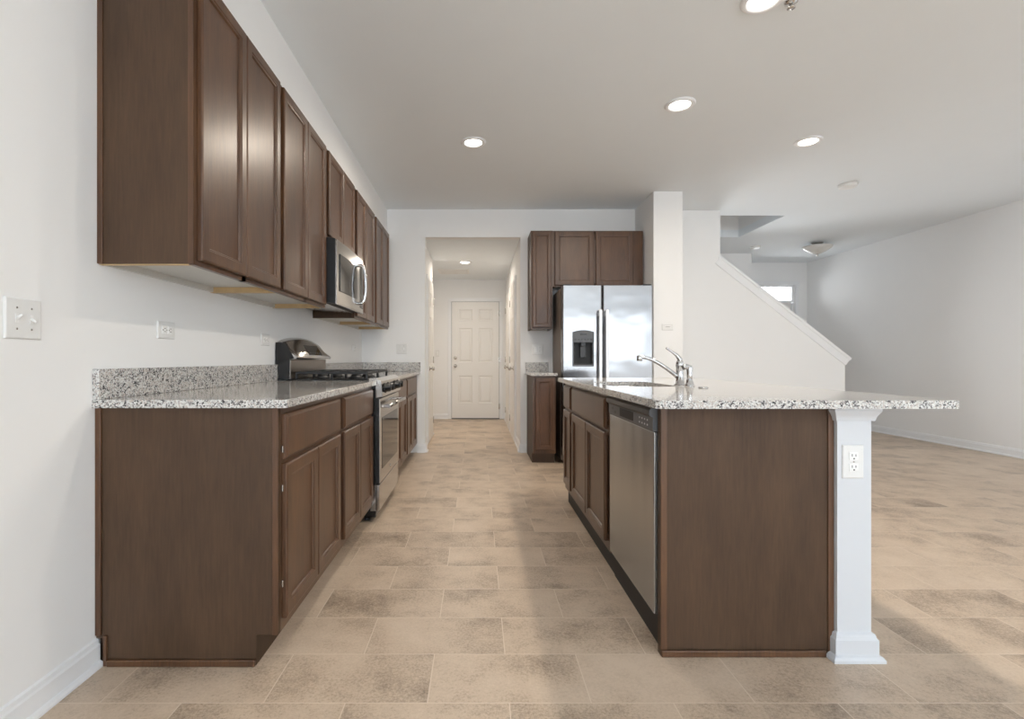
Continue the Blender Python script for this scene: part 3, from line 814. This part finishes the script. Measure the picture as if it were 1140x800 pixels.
# backguard: riser and arched hood
part('riser', boxes((-1.290, -1.205, RY0 + 0.002, RY1 - 0.002, 0.9195, 1.045), bev=0.003), M_STEELD, rg)
def hood(y0, y1, n=24, inset=0.0, bottom=1.048):
    bm = bmesh.new(); rows = []
    for i in range(n + 1):
        t = i / n; y = y0 + (y1 - y0) * t
        s = 2 * (y - RY0) / (RY1 - RY0) - 1
        zt = 1.200 - 0.040 * s * s - 0.012 * s ** 8
        prof = [(-1.298, bottom), (-1.172, bottom), (-1.166, bottom + 0.008), (-1.170, bottom + 0.020), (-1.222, zt - 0.045), (-1.240, zt - 0.018), (-1.262, zt - 0.004), (-1.285, zt), (-1.298, zt)]
        rows.append([bm.verts.new((x + (-inset if x > -1.29 else 0), y, z - (inset if z > 1.06 else 0))) for x, z in prof])
    fs = []
    for A, B in zip(rows, rows[1:]):
        for k in range(len(A)):
            f = bm.faces.new((A[k], A[(k + 1) % len(A)], B[(k + 1) % len(A)], B[k])); fs.append(f)
    bm.faces.new(rows[0]); bm.faces.new(rows[-1])
    bmesh.ops.recalc_face_normals(bm, faces=bm.faces)
    for f in fs: f.smooth = True
    return bm
part('backguard', hood(RY0 + 0.016, RY1 - 0.016), M_STEELH, rg)
part('backguard_trim', hood(RY0, RY0 + 0.0155, 2), M_CHROME, rg)
part('backguard_trim', hood(RY1 - 0.0155, RY1, 2), M_CHROME, rg)
bm = bmesh.new()
prism(bm, [(-1.299, 0.9195), (-1.21, 0.9195), (-1.21, 1.047), (-1.18, 1.052), (-1.23, 1.145), (-1.27, 1.156), (-1.299, 1.156)], 'y', RY0 - 0.0025, RY0 - 0.0003)
part('backguard_side', bm, M_BLACK, rg)
def slanted_box(y0, y1, s0, s1, n0, n1):
    a = Vector((-1.170, 0, 1.068)); b = Vector((-1.222, 0, 1.150)); d = (b - a); nn = Vector((d.z, 0, -d.x)).normalized()
    p = [a + d * s0 + nn * n0, a + d * s0 + nn * n1, a + d * s1 + nn * n1, a + d * s1 + nn * n0]
    return prism(bmesh.new(), [(q.x, q.z) for q in p], 'y', y0, y1)
dsp = part('display', slanted_box(3.50, 3.78, 0.10, 0.92, -0.002, 0.003), M_GLASSB, rg)
for i in range(5):
    part('button', slanted_box(3.53 + i * 0.05, 3.55 + i * 0.05, 0.22, 0.32, 0.003, 0.0036), M_CTRL, dsp)

# ------------------------------------------------------------------ microwave over the range
MY0, MY1 = 3.208, 3.952
mw = thing('microwave', 'stainless over the range microwave with black sides and curved handle', 'microwave', (-1.1, 3.58, 1.41))
bm = prism(bmesh.new(), [(XL, 1.432), (-0.955, 1.412), (-0.914, 1.404), (-0.914, 1.820), (-0.955, 1.828), (XL, 1.828)], 'y', MY0, MY1)
part('body', bm, M_BLACKM, mw)
part('underside', prism(bmesh.new(), [(XL + 0.03, 1.4285), (-0.98, 1.4115), (-0.98, 1.4075), (XL + 0.03, 1.4245)], 'y', MY0 + 0.02, MY1 - 0.02), M_STEEL, mw)
# curved door front
def bowed(y0, y1, z0, z1, xb, xf, bow, n=14):
    bm = bmesh.new(); pts = [(xb, y0), (xb, y1)]
    for i in range(n + 1):
        t = i / n; pts.append((xf + bow * (1 - (2 * t - 1) ** 2), y1 + (y0 - y1) * t))
    prism(bm, pts, 'z', z0, z1)
    bmesh.ops.bevel(bm, geom=[e for e in bm.edges if e.calc_length() > 0.2 or abs(e.verts[0].co.z - e.verts[1].co.z) < 1e-6], offset=0.003, segments=2, affect='EDGES')
    return bm
md = part('door', bowed(MY0 + 0.001, MY1 - 0.001, 1.402, 1.820, -0.9135, -0.905, 0.008), M_STEELH, mw)
part('window', bowed(MY0 + 0.06, MY1 - 0.22, 1.49, 1.735, -0.902, -0.8975, 0.004), M_GLASSB, md, 'dark microwave window')
part('keypad', bowed(MY1 - 0.135, MY1 - 0.02, 1.44, 1.79, -0.903, -0.9005, 0.002), M_GLASSB, md, 'black key pad')
hp = smooth_path([(-0.902, MY1 - 0.165, 1.755), (-0.862, MY1 - 0.165, 1.735), (-0.848, MY1 - 0.165, 1.61), (-0.862, MY1 - 0.165, 1.485), (-0.902, MY1 - 0.165, 1.465)], 28)
part('handle', tube(bmesh.new(), hp, 0.012, 14), M_CHROME, md)
part('vent_grille', prism(bmesh.new(), [(-0.95, 1.8275), (-0.92, 1.8217), (-0.92, 1.8225), (-0.95, 1.8283)], 'y', MY0 + 0.04, MY1 - 0.04), M_SLOT, mw)

# ------------------------------------------------------------------ small cabinet, wall cabinets and refrigerator on the back wall
YF = 5.01
FB = frame_front(YF)
G = 'dark cabinets on the back wall beside the refrigerator'
r = thing('base_cabinet', 'narrow dark base cabinet with one full door left of the refrigerator', 'cabinet', (0.66, 5.3, 0), G)
part('carcass', boxes((0.550, 0.566, YF + 0.019, YB, TOE_Z, 0.88), (0.762, 0.778, YF + 0.019, YB, TOE_Z, 0.88), (0.566, 0.762, YF + 0.019, YB, TOE_Z, TOE_Z + 0.016), (0.566, 0.762, YB - 0.008, YB, TOE_Z + 0.016, 0.88)), M_PANEL, r)
part('face_frame', face_frame(FB, 0.550, 0.778, TOE_Z, 0.88, [(TOE_Z, 0.15), (0.845, 0.88)]), M_WOOD, r)
part('toe_kick', boxes((0.550, 0.778, YF + TOE_D, YF + TOE_D + 0.016, 0, TOE_Z), (0.550, 0.566, YF + TOE_D + 0.016, YB, 0, TOE_Z)), M_PANEL, r)
part('door', nested(bmesh.new(), FB, 0.572, 0.762, 0.142, 0.862, [(x, y + 0.0008) for x, y in DOOR(DT, 0.05)]), M_WOOD, r)
ct = thing('countertop', 'small speckled granite counter on the narrow cabinet left of the refrigerator', 'countertop', (0.66, 5.3, ZCB))
part('slab', slab_prism([(0.532, 4.975), (0.790, 4.975), (0.790, YB), (0.532, YB)], ZCB, ZC), M_GRAN, ct)
part('backsplash', boxes((0.534, 0.790, YB - 0.022, YB, ZC + 0.0003, 1.0135), bev=0.002), M_GRAN, ct)
YU = 5.30
FBU = frame_front(YU)
G = 'dark wall cabinets on the back wall'
wall_cab(FBU, YB - YU, 0.560, 0.790, UZ0 - 0.008, UZ1, [(0.575, 0.775)], 'narrow tall one door wall cabinet left of the refrigerator', G, st=0.045, raw=False)
wall_cab(FBU, YB - YU, 0.790, 1.655, 1.812, UZ1 - 0.002, pair(0.812, 1.232, 1.640, 0.012), 'wide two door wall cabinet above the refrigerator', G, dm=0.014, raw=False)
single('filler_strip', boxes((1.655, 1.745, YU, YU + 0.019, 1.812, UZ1 - 0.002)), M_WOOD, 'brown filler strip between the cabinet above the refrigerator and the wing wall', 'filler strip', (1.7, YU, 1.812))

FX0, FX1, FSP = 0.837, 1.737, 1.234
FYF = 4.97
rf = thing('refrigerator', 'side by side stainless refrigerator with water dispenser', 'refrigerator', (1.287, 5.3, 0))
part('body', boxes((FX0, FX1, FYF + 0.085, 5.60, 0.03, 1.762), bev=0.004), M_GREY, rf)
part('kick_grille', boxes((FX0 + 0.02, FX1 - 0.02, FYF + 0.06, FYF + 0.084, 0.012, 0.085), bev=0.003), M_BLACKM, rf)
for (fx, fy) in ((0.89, 5.12), (1.68, 5.12), (0.89, 5.55), (1.68, 5.55)):
    part('foot', lathe(bmesh.new(), [(0.022, 0.0005), (0.022, 0.03)], (fx, fy, 0), seg=14), M_BLACKM, rf)
def fridge_door(x0, x1):
    bm = bmesh.new()
    n = 10; pts = [(x0, FYF + 0.078)]
    pts += [(x0, FYF + 0.012), (x0 + 0.004, FYF + 0.004), (x0 + 0.012, FYF)]
    pts += [(x1 - 0.012, FYF), (x1 - 0.004, FYF + 0.004), (x1, FYF + 0.012), (x1, FYF + 0.078)]
    return prism(bm, pts, 'z', 0.095, 1.778)
d1 = part('freezer_door', fridge_door(FX0, FSP - 0.004), M_FRIDGE, rf)
d2 = part('refrigerator_door', fridge_door(FSP + 0.004, FX1), M_FRIDGE, rf)
for d, hx in ((d1, FSP - 0.030), (d2, FSP + 0.036)):
    bm = bmesh.new()
    box(bm, hx - 0.017, hx + 0.017, FYF - 0.062, FYF - 0.040, 0.62, 1.535, 0.008)
    for hz in (0.66, 1.49): box(bm, hx - 0.010, hx + 0.010, FYF - 0.042, FYF + 0.002, hz - 0.02, hz + 0.02, 0.004)
    part('handle', bm, M_HANDLE, d)
for hx in (FX0 + 0.05, FX1 - 0.05):
    part('hinge_cover', boxes((hx - 0.04, hx + 0.04, FYF + 0.02, FYF + 0.16, 1.7785 - 0.0, 1.795), bev=0.004), M_CTRLD, rf)
# water dispenser cut into the freezer door
WX = (0.938, 1.150); WZ = (0.975, 1.215, 1.335)
cut(d1, boxes((WX[0] + 0.012, WX[1] - 0.012, FYF - 0.02, FYF + 0.066, WZ[0] + 0.012, WZ[1])))
bm = bmesh.new(); c0, c1, e = WX[0], WX[1], 0.011
box(bm, c0, c0 + e, FYF - 0.006, FYF + 0.002, WZ[0], WZ[1], 0.003); box(bm, c1 - e, c1, FYF - 0.006, FYF + 0.002, WZ[0], WZ[1], 0.003)
box(bm, c0 + e, c1 - e, FYF - 0.006, FYF + 0.002, WZ[0], WZ[0] + e, 0.003)
dsp = part('dispenser', bm, M_CTRL, d1, 'grey water dispenser surround')
bm = bmesh.new()
n = 12; pts = [(c0, WZ[1]), (c1, WZ[1])] + [(c1 + (c0 - c1) * i / n, WZ[2] - 0.018 + 0.018 * (1 - (2 * i / n - 1) ** 2)) for i in range(n + 1)]
prism(bm, pts, 'y', FYF - 0.012, FYF - 0.0003)
# sub-parts of the dispenser stay inside the door thing (two levels deep at most)
bm2 = bm
x = part('dispenser_panel', bm2, M_CTRL, d1, 'grey dispenser control panel')
rx0, rx1, rz0, rz1 = c0 + 0.0122, c1 - 0.0122, WZ[0] + 0.0122, WZ[1] - 0.0003
part('dispenser_recess', boxes((rx0, rx1, FYF + 0.060, FYF + 0.0655, rz0, rz1), (rx0, rx0 + 0.003, FYF, FYF + 0.060, rz0, rz1), (rx1 - 0.003, rx1, FYF, FYF + 0.060, rz0, rz1), (rx0 + 0.003, rx1 - 0.003, FYF, FYF + 0.060, rz0, rz0 + 0.003), (rx0 + 0.003, rx1 - 0.003, FYF, FYF + 0.060, rz1 - 0.003, rz1)), M_BLACKM, d1, 'black dispenser niche')
part('drip_tray', boxes((c0 + 0.0165, c1 - 0.0165, FYF + 0.001, FYF + 0.054, WZ[0] + 0.0155, WZ[0] + 0.024), bev=0.002), M_CTRLD, d1)
bm = boxes((1.015, 1.073, FYF + 0.012, FYF + 0.030, 1.06, 1.175), bev=0.006); box(bm, 1.022, 1.066, FYF + 0.005, FYF + 0.05, 1.175, 1.2145, 0.004)
part('paddle', bm, M_CTRLD, d1)
bm = boxes((1.012, 1.076, FYF - 0.0128, FYF - 0.0121, 1.288, 1.300))
for i in range(6): box(bm, 0.960 + i * 0.031, 0.972 + i * 0.031, FYF - 0.0128, FYF - 0.0121, 1.238, 1.244)
part('display_marks', bm, M_BLACK, d1, 'dark lettering strip and buttons')

# ------------------------------------------------------------------ island
XI = 0.645            # face frame plane of the island (faces the aisle)
FI = frame_isle(XI)
IB = IWX0 - XI - 0.001
G = 'dark base cabinets in the island'
IY = 3.70
base_cab(FI, IB, 2.435, 3.382, [(2.486, 2.916), (2.921, 3.352)], [(2.486, 3.352)], 'dark two door sink cabinet in the island beyond the dishwasher', G, toe=0.022)
base_cab(FI, IB, 3.382, 3.695, [(3.412, 3.668)], [(3.412, 3.668)], 'narrow dark one door cabinet at the far end of the island', G, toe=0.022)
ip = thing('end_panel', 'large brown wood panel on the near end of the island', 'cabinet panel', (0.95, 1.778, 0))
part('panel', prism(bmesh.new(), [(XI + 0.005, 0.001), (IWX0 - 0.0015, 0.001), (IWX0 - 0.0015, ZCB - 0.001), (XI, ZCB - 0.001), (XI, 0.0013), (XI + 0.004, 0.001)], 'y', 1.770, 1.796), M_PANEL, ip)
part('corner_stile', boxes((XI, XI + 0.022, 1.7655, 1.770, 0.001, ZCB - 0.001), bev=0.0015), M_WOOD, ip)
part('scribe_strip', boxes((IWX0 - 0.022, IWX0 - 0.0015, 1.7642, 1.770, 0.001, ZCB - 0.001), bev=0.002), M_WOOD, ip)
part('shoe_strip', boxes((XI, IWX0 - 0.032, 1.758, 1.7655, 0.0005, 0.024), bev=0.003), M_WOOD, ip)

# dishwasher
DY0, DY1 = 1.803, 2.407
dw = thing('dishwasher', 'stainless dishwasher with dark control strip at the near end of the island', 'dishwasher', (0.95, 2.1, 0))
part('tub', boxes((XI + 0.03, 1.22, DY0 - 0.002, DY1 + 0.002, 0.11, 0.872)), M_BLACKM, dw)
part('toe_kick', boxes((XI + 0.018, XI + 0.029, DY0 - 0.002, DY1 + 0.02, 0.0005, 0.120)), M_BLACKM, dw)
for fy in (DY0 + 0.06, DY1 - 0.06): part('foot', lathe(bmesh.new(), [(0.016, 0.0005), (0.016, 0.11)], (1.15, fy, 0), seg=12), M_BLACKM, dw)
dd = part('door', boxes((XI - 0.012, XI + 0.03, DY0, DY1, 0.130, 0.786), bev=0.004), M_DW, dw)
bm = prism(bmesh.new(), [(XI + 0.03, 0.788), (XI - 0.014, 0.788), (XI - 0.016, 0.795), (XI - 0.016, 0.835), (XI - 0.028, 0.846), (XI - 0.028, 0.862), (XI - 0.020, 0.870), (XI + 0.03, 0.870)], 'y', DY0, DY1)
cp = part('control_panel', bm, M_CTRL, dw, 'dark grey control panel with handle lip')
part('handle_lip', prism(bmesh.new(), [(XI - 0.0162, 0.8352), (XI - 0.0290, 0.846), (XI - 0.0290, 0.862), (XI - 0.021, 0.8712), (XI + 0.0, 0.8712), (XI + 0.0, 0.8702), (XI - 0.0205, 0.8702), (XI - 0.0282, 0.8622), (XI - 0.0282, 0.8462), (XI - 0.0165, 0.8362)], 'y', DY0 - 0.0003, DY1 + 0.0003), M_CTRLD, cp)
part('pocket_window', boxes((XI - 0.0172, XI - 0.0160, 2.03, 2.22, 0.797, 0.833), bev=0.0005), M_BLACKM, cp, 'black glossy window')
bm = bmesh.new()
for yy in (1.86, 1.89, 1.92, 1.95): 
    for zz in (0.804, 0.822): box(bm, XI - 0.0166, XI - 0.0160, yy - 0.004, yy + 0.004, zz - 0.003, zz + 0.003)
part('button_marks', bm, M_ICON, cp)
for a in ((2.335, 2.355, 0.815, 0.825), (2.29, 2.315, 0.800, 0.812)):
    part('button', boxes((XI - 0.0175, XI - 0.0160) + a, bev=0.0004), M_CTRLD, cp)

# island countertop with sink cut-out
ICX0, ICX1, ICY0, ICY1 = 0.594, 1.600, 1.666, 3.72
ct = thing('countertop', 'large speckled granite island counter holding the sink and faucet', 'countertop', (1.1, 2.7, ZCB))
sl = part('slab', slab_prism([(ICX0, ICY0 + 0.012), (ICX0 + 0.012, ICY0), (ICX1, ICY0), (ICX1, ICY1), (ICX0, ICY1)], ZCB, ZC), M_GRAN, ct)
SX0, SX1, SYA, SYB = 0.685, 1.02, 2.50, 3.07
def rrect(x0, x1, y0, y1, r, n=8):
    pts = []
    for cx, cy, a0 in ((x1 - r, y1 - r, 0), (x0 + r, y1 - r, 90), (x0 + r, y0 + r, 180), (x1 - r, y0 + r, 270)):
        for i in range(n + 1):
            a = math.radians(a0 + 90 * i / n); pts.append((cx + r * math.cos(a), cy + r * math.sin(a)))
    return pts
cut(sl, prism(bmesh.new(), rrect(SX0, SX1, SYA, SYB, 0.09), 'z', ZCB - 0.05, ZC + 0.05))
sk = thing('kitchen_sink', 'undermount stainless sink bowl sunk in the island counter', 'sink', (0.85, 2.8, 0.69))
bm = bmesh.new(); rows = []
for d, z, r in ((0.018, ZCB - 0.0005, 0.10), (-0.004, ZCB - 0.0005, 0.09), (-0.006, ZCB - 0.02, 0.088), (-0.012, 0.72, 0.08), (-0.03, 0.70, 0.07), (-0.10, 0.695, 0.03)):
    rows.append([bm.verts.new((x, y, z)) for x, y in rrect(SX0 - d, SX1 + d, SYA - d, SYB + d, r)])
for A, B in zip(rows, rows[1:]):
    for i in range(len(A)): bm.faces.new((A[i], A[(i + 1) % len(A)], B[(i + 1) % len(A)], B[i])).smooth = True
bm.faces.new(rows[-1])
part('bowl', bm, M_STEEL, sk)
part('drain', lathe(bmesh.new(), [(0.045, 0), (0.045, 0.003), (0.03, 0.004), (0.028, 0.001), (0, 0.001)], (0.85, 2.8, 0.6955), seg=24), M_CHROME, sk)

# faucet
fxx, fyy = 1.072, 2.66
fc = thing('faucet', 'chrome single lever kitchen faucet with a long low spout', 'faucet', (fxx, fyy, ZC))
part('body', lathe(bmesh.new(), [(0.029, 0.0003), (0.029, 0.006), (0.022, 0.010), (0.0190, 0.060), (0.0190, 0.096), (0.0210, 0.100), (0.0210, 0.110), (0.018, 0.124), (0.011, 0.133), (0, 0.135)], (fxx, fyy, ZC), seg=28), M_CHROME, fc)
sp = smooth_path([(fxx - 0.015, fyy, ZC + 0.045), (fxx - 0.07, fyy, ZC + 0.088), (fxx - 0.135, fyy, ZC + 0.128), (fxx - 0.185, fyy, ZC + 0.146), (fxx - 0.212, fyy, ZC + 0.146)], 24)
sd = part('spout', tube(bmesh.new(), sp, [0.0115 - 0.003 * i / len(sp) for i in range(len(sp))], 16), M_CHROME, fc)
part('aerator', lathe(bmesh.new(), [(0.013, -0.016), (0.015, -0.014), (0.015, 0.010), (0.012, 0.014), (0, 0.015)], (fxx - 0.214, fyy, ZC + 0.143), seg=20), M_CHROME, sd)
hp = smooth_path([(fxx + 0.004, fyy, ZC + 0.130), (fxx - 0.018, fyy, ZC + 0.158), (fxx - 0.045, fyy, ZC + 0.178), (fxx - 0.072, fyy, ZC + 0.196)], 18)
part('lever_handle', tube(bmesh.new(), hp, [0.013 - 0.0075 * min(1, i / 12) for i in range(len(hp))], 14), M_CHROME, fc)
spx, spy = 1.075, 2.545
ss = thing('side_sprayer', 'small chrome side sprayer standing right beside the faucet', 'sprayer', (spx, spy, ZC))
part('base', lathe(bmesh.new(), [(0.025, 0.0003), (0.025, 0.005), (0.019, 0.012), (0.016, 0.030), (0.014, 0.034)], (spx, spy, ZC), seg=24), M_CHROME, ss)
bm = lathe(bmesh.new(), [(0.0125, 0.0), (0.0135, 0.02), (0.0150, 0.05), (0.0155, 0.062), (0.010, 0.072), (0, 0.074)], (spx, spy, ZC + 0.034), seg=22)
tube(bm, smooth_path([(spx, spy, ZC + 0.093), (spx - 0.02, spy - 0.003, ZC + 0.100), (spx - 0.036, spy - 0.006, ZC + 0.094)], 8), [0.0135] * 9, 14)
part('spray_head', bm, M_CHROME, ss)
single('sink_hole_cover', lathe(bmesh.new(), [(0.023, 0.0003), (0.023, 0.003), (0.017, 0.007), (0, 0.008)], (1.075, 2.39, ZC), seg=24), M_CHROME, 'flat chrome hole cover on the granite right of the sprayer', 'hole cover', (1.075, 2.39, ZC))

# ------------------------------------------------------------------ outlets and switches
def plate(name, label, cat, fr, u, v, w, h, kind, grp=None):
    r = thing(name, label, cat, tuple(fr(u, v, 0)), grp)
    part('cover_plate', nested(bmesh.new(), fr, u - w / 2, u + w / 2, v - h / 2, v + h / 2, [(0, 0.0003), (0, 0.003), (0.002, 0.0055), (0.005, 0.0065)]), M_PLATE, r)
    def recept(cu, cv, flat):
        bm = bmesh.new()
        a, b = (0.0165, 0.0145) if not flat else (0.0145, 0.0165)
        nested(bm, fr, cu - a, cu + a, cv - b, cv + b, [(0, 0.0066), (0.001, 0.0085), (0.003, 0.0088)])
        rc = part('receptacle', bm, M_DEV, r)
        bm = bmesh.new()
        if not flat:
            fbox(bm, fr, cu - 0.0075, cu - 0.0052, cv - 0.001, cv + 0.008, 0.0086, 0.0091); fbox(bm, fr, cu + 0.0052, cu + 0.0075, cv - 0.001, cv + 0.007, 0.0086, 0.0091)
            fbox(bm, fr, cu - 0.0025, cu + 0.0025, cv - 0.0105, cv - 0.006, 0.0086, 0.0091)
        else:
            fbox(bm, fr, cu - 0.001, cu + 0.008, cv - 0.0075, cv - 0.0052, 0.0086, 0.0091); fbox(bm, fr, cu - 0.001, cu + 0.007, cv + 0.0052, cv + 0.0075, 0.0086, 0.0091)
            fbox(bm, fr, cu - 0.0105, cu - 0.006, cv - 0.0025, cv + 0.0025, 0.0086, 0.0091)
        part('slots', bm, M_SLOT, rc)
    def screw(cu, cv):
        part('screw', lathe(bmesh.new(), [(0.003, 0), (0.003, 0.001), (0, 0.0012)], fr(cu, cv, 0.0065), fr.n, 10), M_NICKEL, r)
    if kind == 'outlet_v':
        recept(u, v + 0.0195, False); recept(u, v - 0.0195, False); screw(u, v)
    elif kind == 'outlet_h':
        recept(u - 0.0195, v, True); recept(u + 0.0195, v, True); screw(u, v)
    elif kind == 'toggle2':
        for du, up in ((-0.023, 1), (0.023, -1)):
            screw(u + du, v + 0.030); screw(u + du, v - 0.030)
            bm = fbox(bmesh.new(), fr, u + du - 0.005, u + du + 0.005, v - 0.012, v + 0.012, 0.0066, 0.008)
            t = part('toggle', bm, M_DEV, r)
            o = fr(u + du, v, 0.008); tip = fr(u + du, v + 0.010 * up, 0.022)
            part('lever', tube(bmesh.new(), [o, tip], [0.0045, 0.0035], 8), M_DEV, t)
    elif kind == 'rocker2':
        for du in (-0.023, 0.023):
            part('rocker', nested(bmesh.new(), fr, u + du - 0.0165, u + du + 0.0165, v - 0.033, v + 0.033, [(0, 0.0066), (0.001, 0.0085), (0.003, 0.0092)]), M_DEV, r)
    elif kind == 'rocker1':
        part('rocker', nested(bmesh.new(), fr, u - 0.0165, u + 0.0165, v - 0.033, v + 0.033, [(0, 0.0066), (0.001, 0.0085), (0.003, 0.0092)]), M_DEV, r)
    elif kind == 'combo':
        part('rocker', nested(bmesh.new(), fr, u - 0.0395, u - 0.0065, v - 0.033, v + 0.033, [(0, 0.0066), (0.001, 0.0085), (0.003, 0.0092)]), M_DEV, r)
        recept(u + 0.023, v + 0.0195, False); recept(u + 0.023, v - 0.0195, False)
    elif kind == 'blank_h':
        part('insert', nested(bmesh.new(), fr, u - 0.030, u + 0.030, v - 0.012, v + 0.012, [(0, 0.0066), (0.001, 0.0078), (0.003, 0.008)]), M_DEV, r)
        for du in (-0.015, 0, 0.015): part('jack', fbox(bmesh.new(), fr, u + du - 0.004, u + du + 0.004, v - 0.004, v + 0.004, 0.008, 0.0084), M_SLOT, r)
    return r
FW = frame_left(XL)
plate('light_switch', 'white double toggle switch on the left wall before the cabinets', 'light switch', FW, 1.435, 1.163, 0.116, 0.117, 'toggle2')
G = 'white outlets in the wall above the left counter'
plate('wall_outlet', 'white outlet above the near left counter, nearest the switch', 'outlet', FW, 2.093, 1.168, 0.117, 0.072, 'outlet_h', G)
plate('wall_outlet', 'white outlet on the left wall just before the range', 'outlet', FW, 3.07, 1.166, 0.117, 0.072, 'outlet_h', G)
plate('wall_outlet', 'white outlet on the left wall beyond the range', 'outlet', FW, 5.28, 1.167, 0.117, 0.072, 'outlet_h', G)
FBW = frame_front(YB)
plate('light_switch', 'white double toggle switch on the back wall left of the hall opening', 'light switch', FBW, -0.853, 1.165, 0.117, 0.115, 'toggle2')
plate('wall_outlet', 'white switch and outlet plate above the small counter left of the refrigerator', 'outlet', FBW, 0.672, 1.155, 0.117, 0.117, 'combo')
plate('wall_plate', 'white horizontal wall plate on the wing wall right of the refrigerator', 'wall plate', frame_front(WY), 1.905, 1.372, 0.115, 0.066, 'blank_h')
plate('wall_outlet', 'white duplex outlet on the island post', 'outlet', frame_front(IWY0), 1.3085, 0.690, 0.074, 0.117, 'outlet_v')
plate('light_switch', 'faint white switch at the hallway end left of the door', 'light switch', frame_front(YH), -0.71, 1.15, 0.074, 0.117, 'rocker1')

# ------------------------------------------------------------------ ceiling fittings
def can_light(x, y, z, label, power, grp='recessed ceiling lights'):
    r = thing('recessed_light', label, 'ceiling light', (x, y, z), grp)
    bm = bmesh.new()
    lathe(bm, [(0.098, -0.0003), (0.098, -0.004), (0.090, -0.011), (0.076, -0.013), (0.066, -0.008), (0.064, -0.0003)], (x, y, z), seg=40, caps=False)
    part('trim_ring', bm, M_TRIM, r)
    part('lens', lathe(bmesh.new(), [(0.0635, -0.0004), (0.0635, -0.006), (0.05, -0.008), (0, -0.009)], (x, y, z), seg=36), M_LENS, r)
    d = bpy.data.lights.new('lamp_glow', 'AREA'); d.shape = 'DISK'; d.size = 0.13; d.energy = power; d.color = CAN_COL
    d.spread = math.radians(175)
    o = bpy.data.objects.new('lamp_glow', d); o.location = (0, 0, -0.016); o.parent = r; COL.objects.link(o)
    return r
can_light(-0.035, 3.888, H, 'lit recessed ceiling light above the aisle, leftmost of the kitchen lights', CAN_W)
can_light(1.335, 3.312, H, 'lit recessed ceiling light above the island, nearer the wing wall', CAN_W)
can_light(1.335, 2.345, H, 'lit recessed ceiling light at the top edge, nearest to the viewer', CAN_W)
can_light(2.55, 3.87, H, 'lit recessed ceiling light farthest right, over the living room', CAN_W * 0.35)
can_light(-0.187, 7.18, HALLC, 'lit recessed ceiling light in the hallway ceiling', CAN_W * 0.95)

def detector(x, y, label, rad=0.07):
    r = thing('smoke_detector', label, 'smoke detector', (x, y, H), 'round ceiling detectors')
    part('base', lathe(bmesh.new(), [(rad, -0.0003), (rad, -0.008), (rad * 0.95, -0.010)], (x, y, H), seg=36), M_PLATE, r)
    part('cover', lathe(bmesh.new(), [(rad * 0.90, -0.0102), (rad * 0.88, -0.026), (rad * 0.70, -0.034), (0, -0.036)], (x, y, H), seg=36), M_DEV, r)
detector(3.565, 4.83, 'white round detector on the living room ceiling right of the can lights', 0.085)
detector(4.14, 7.48, 'white round smoke detector on the foyer ceiling by the stairs', 0.075)
r = thing('fire_sprinkler', 'small chrome sprinkler on the ceiling beside the nearest can light', 'sprinkler', (1.475, 2.36, H))
part('escutcheon', lathe(bmesh.new(), [(0.030, -0.0003), (0.029, -0.005), (0.014, -0.010), (0.012, -0.012)], (1.475, 2.36, H), seg=24), M_CHROME, r)
part('nozzle', lathe(bmesh.new(), [(0.009, -0.012), (0.008, -0.028), (0.018, -0.030), (0.018, -0.033), (0, -0.033)], (1.475, 2.36, H), seg=20), M_NICKEL, r)

lx, ly = 4.91, 7.25
r = thing('pendant_bowl_light', 'unlit frosted bowl light hanging under the foyer ceiling', 'ceiling light', (lx, ly, H))
part('canopy', lathe(bmesh.new(), [(0.075, -0.0003), (0.075, -0.010), (0.055, -0.024), (0.015, -0.030), (0.012, -0.060)], (lx, ly, H), seg=32), M_NICKEL, r)
part('glass_bowl', lathe(bmesh.new(), [(0.185, -0.050), (0.192, -0.055), (0.172, -0.085), (0.110, -0.128), (0.045, -0.158), (0.012, -0.166), (0.010, -0.160), (0.105, -0.121), (0.165, -0.080), (0.183, -0.055)], (lx, ly, H), seg=40), M_FROST, r, 'frosted glass bowl')
part('stem', tube(bmesh.new(), [(lx, ly, H - 0.058), (lx, ly, H - 0.172)], 0.006, 10), M_NICKEL, r)
part('finial', lathe(bmesh.new(), [(0.016, -0.167), (0.018, -0.174), (0.010, -0.186), (0, -0.196)], (lx, ly, H), seg=20), M_NICKEL, r)

vx, vy = -0.38, 7.95
r = thing('air_vent', 'white slatted air return on the hallway ceiling', 'vent', (vx, vy, HALLC))
bm = boxes((vx - 0.24, vx + 0.24, vy - 0.22, vy - 0.19, HALLC - 0.008, HALLC - 0.0003), (vx - 0.24, vx + 0.24, vy + 0.19, vy + 0.22, HALLC - 0.008, HALLC - 0.0003), (vx - 0.24, vx - 0.21, vy - 0.19, vy + 0.19, HALLC - 0.008, HALLC - 0.0003), (vx + 0.21, vx + 0.24, vy - 0.19, vy + 0.19, HALLC - 0.008, HALLC - 0.0003), bev=0.002)
part('frame', bm, M_PLATE, r)
part('backing', boxes((vx - 0.21, vx + 0.21, vy - 0.19, vy + 0.19, HALLC - 0.0015, HALLC - 0.0004)), M_SLOT, r)
bm = bmesh.new()
for i in range(18):
    y_ = vy - 0.185 + i * 0.0212
    prism(bm, [(y_, HALLC - 0.002), (y_ + 0.014, HALLC - 0.009), (y_ + 0.0155, HALLC - 0.008), (y_ + 0.002, HALLC - 0.0016)], 'x', vx - 0.21, vx + 0.21)
part('slats', bm, M_PLATE, r)
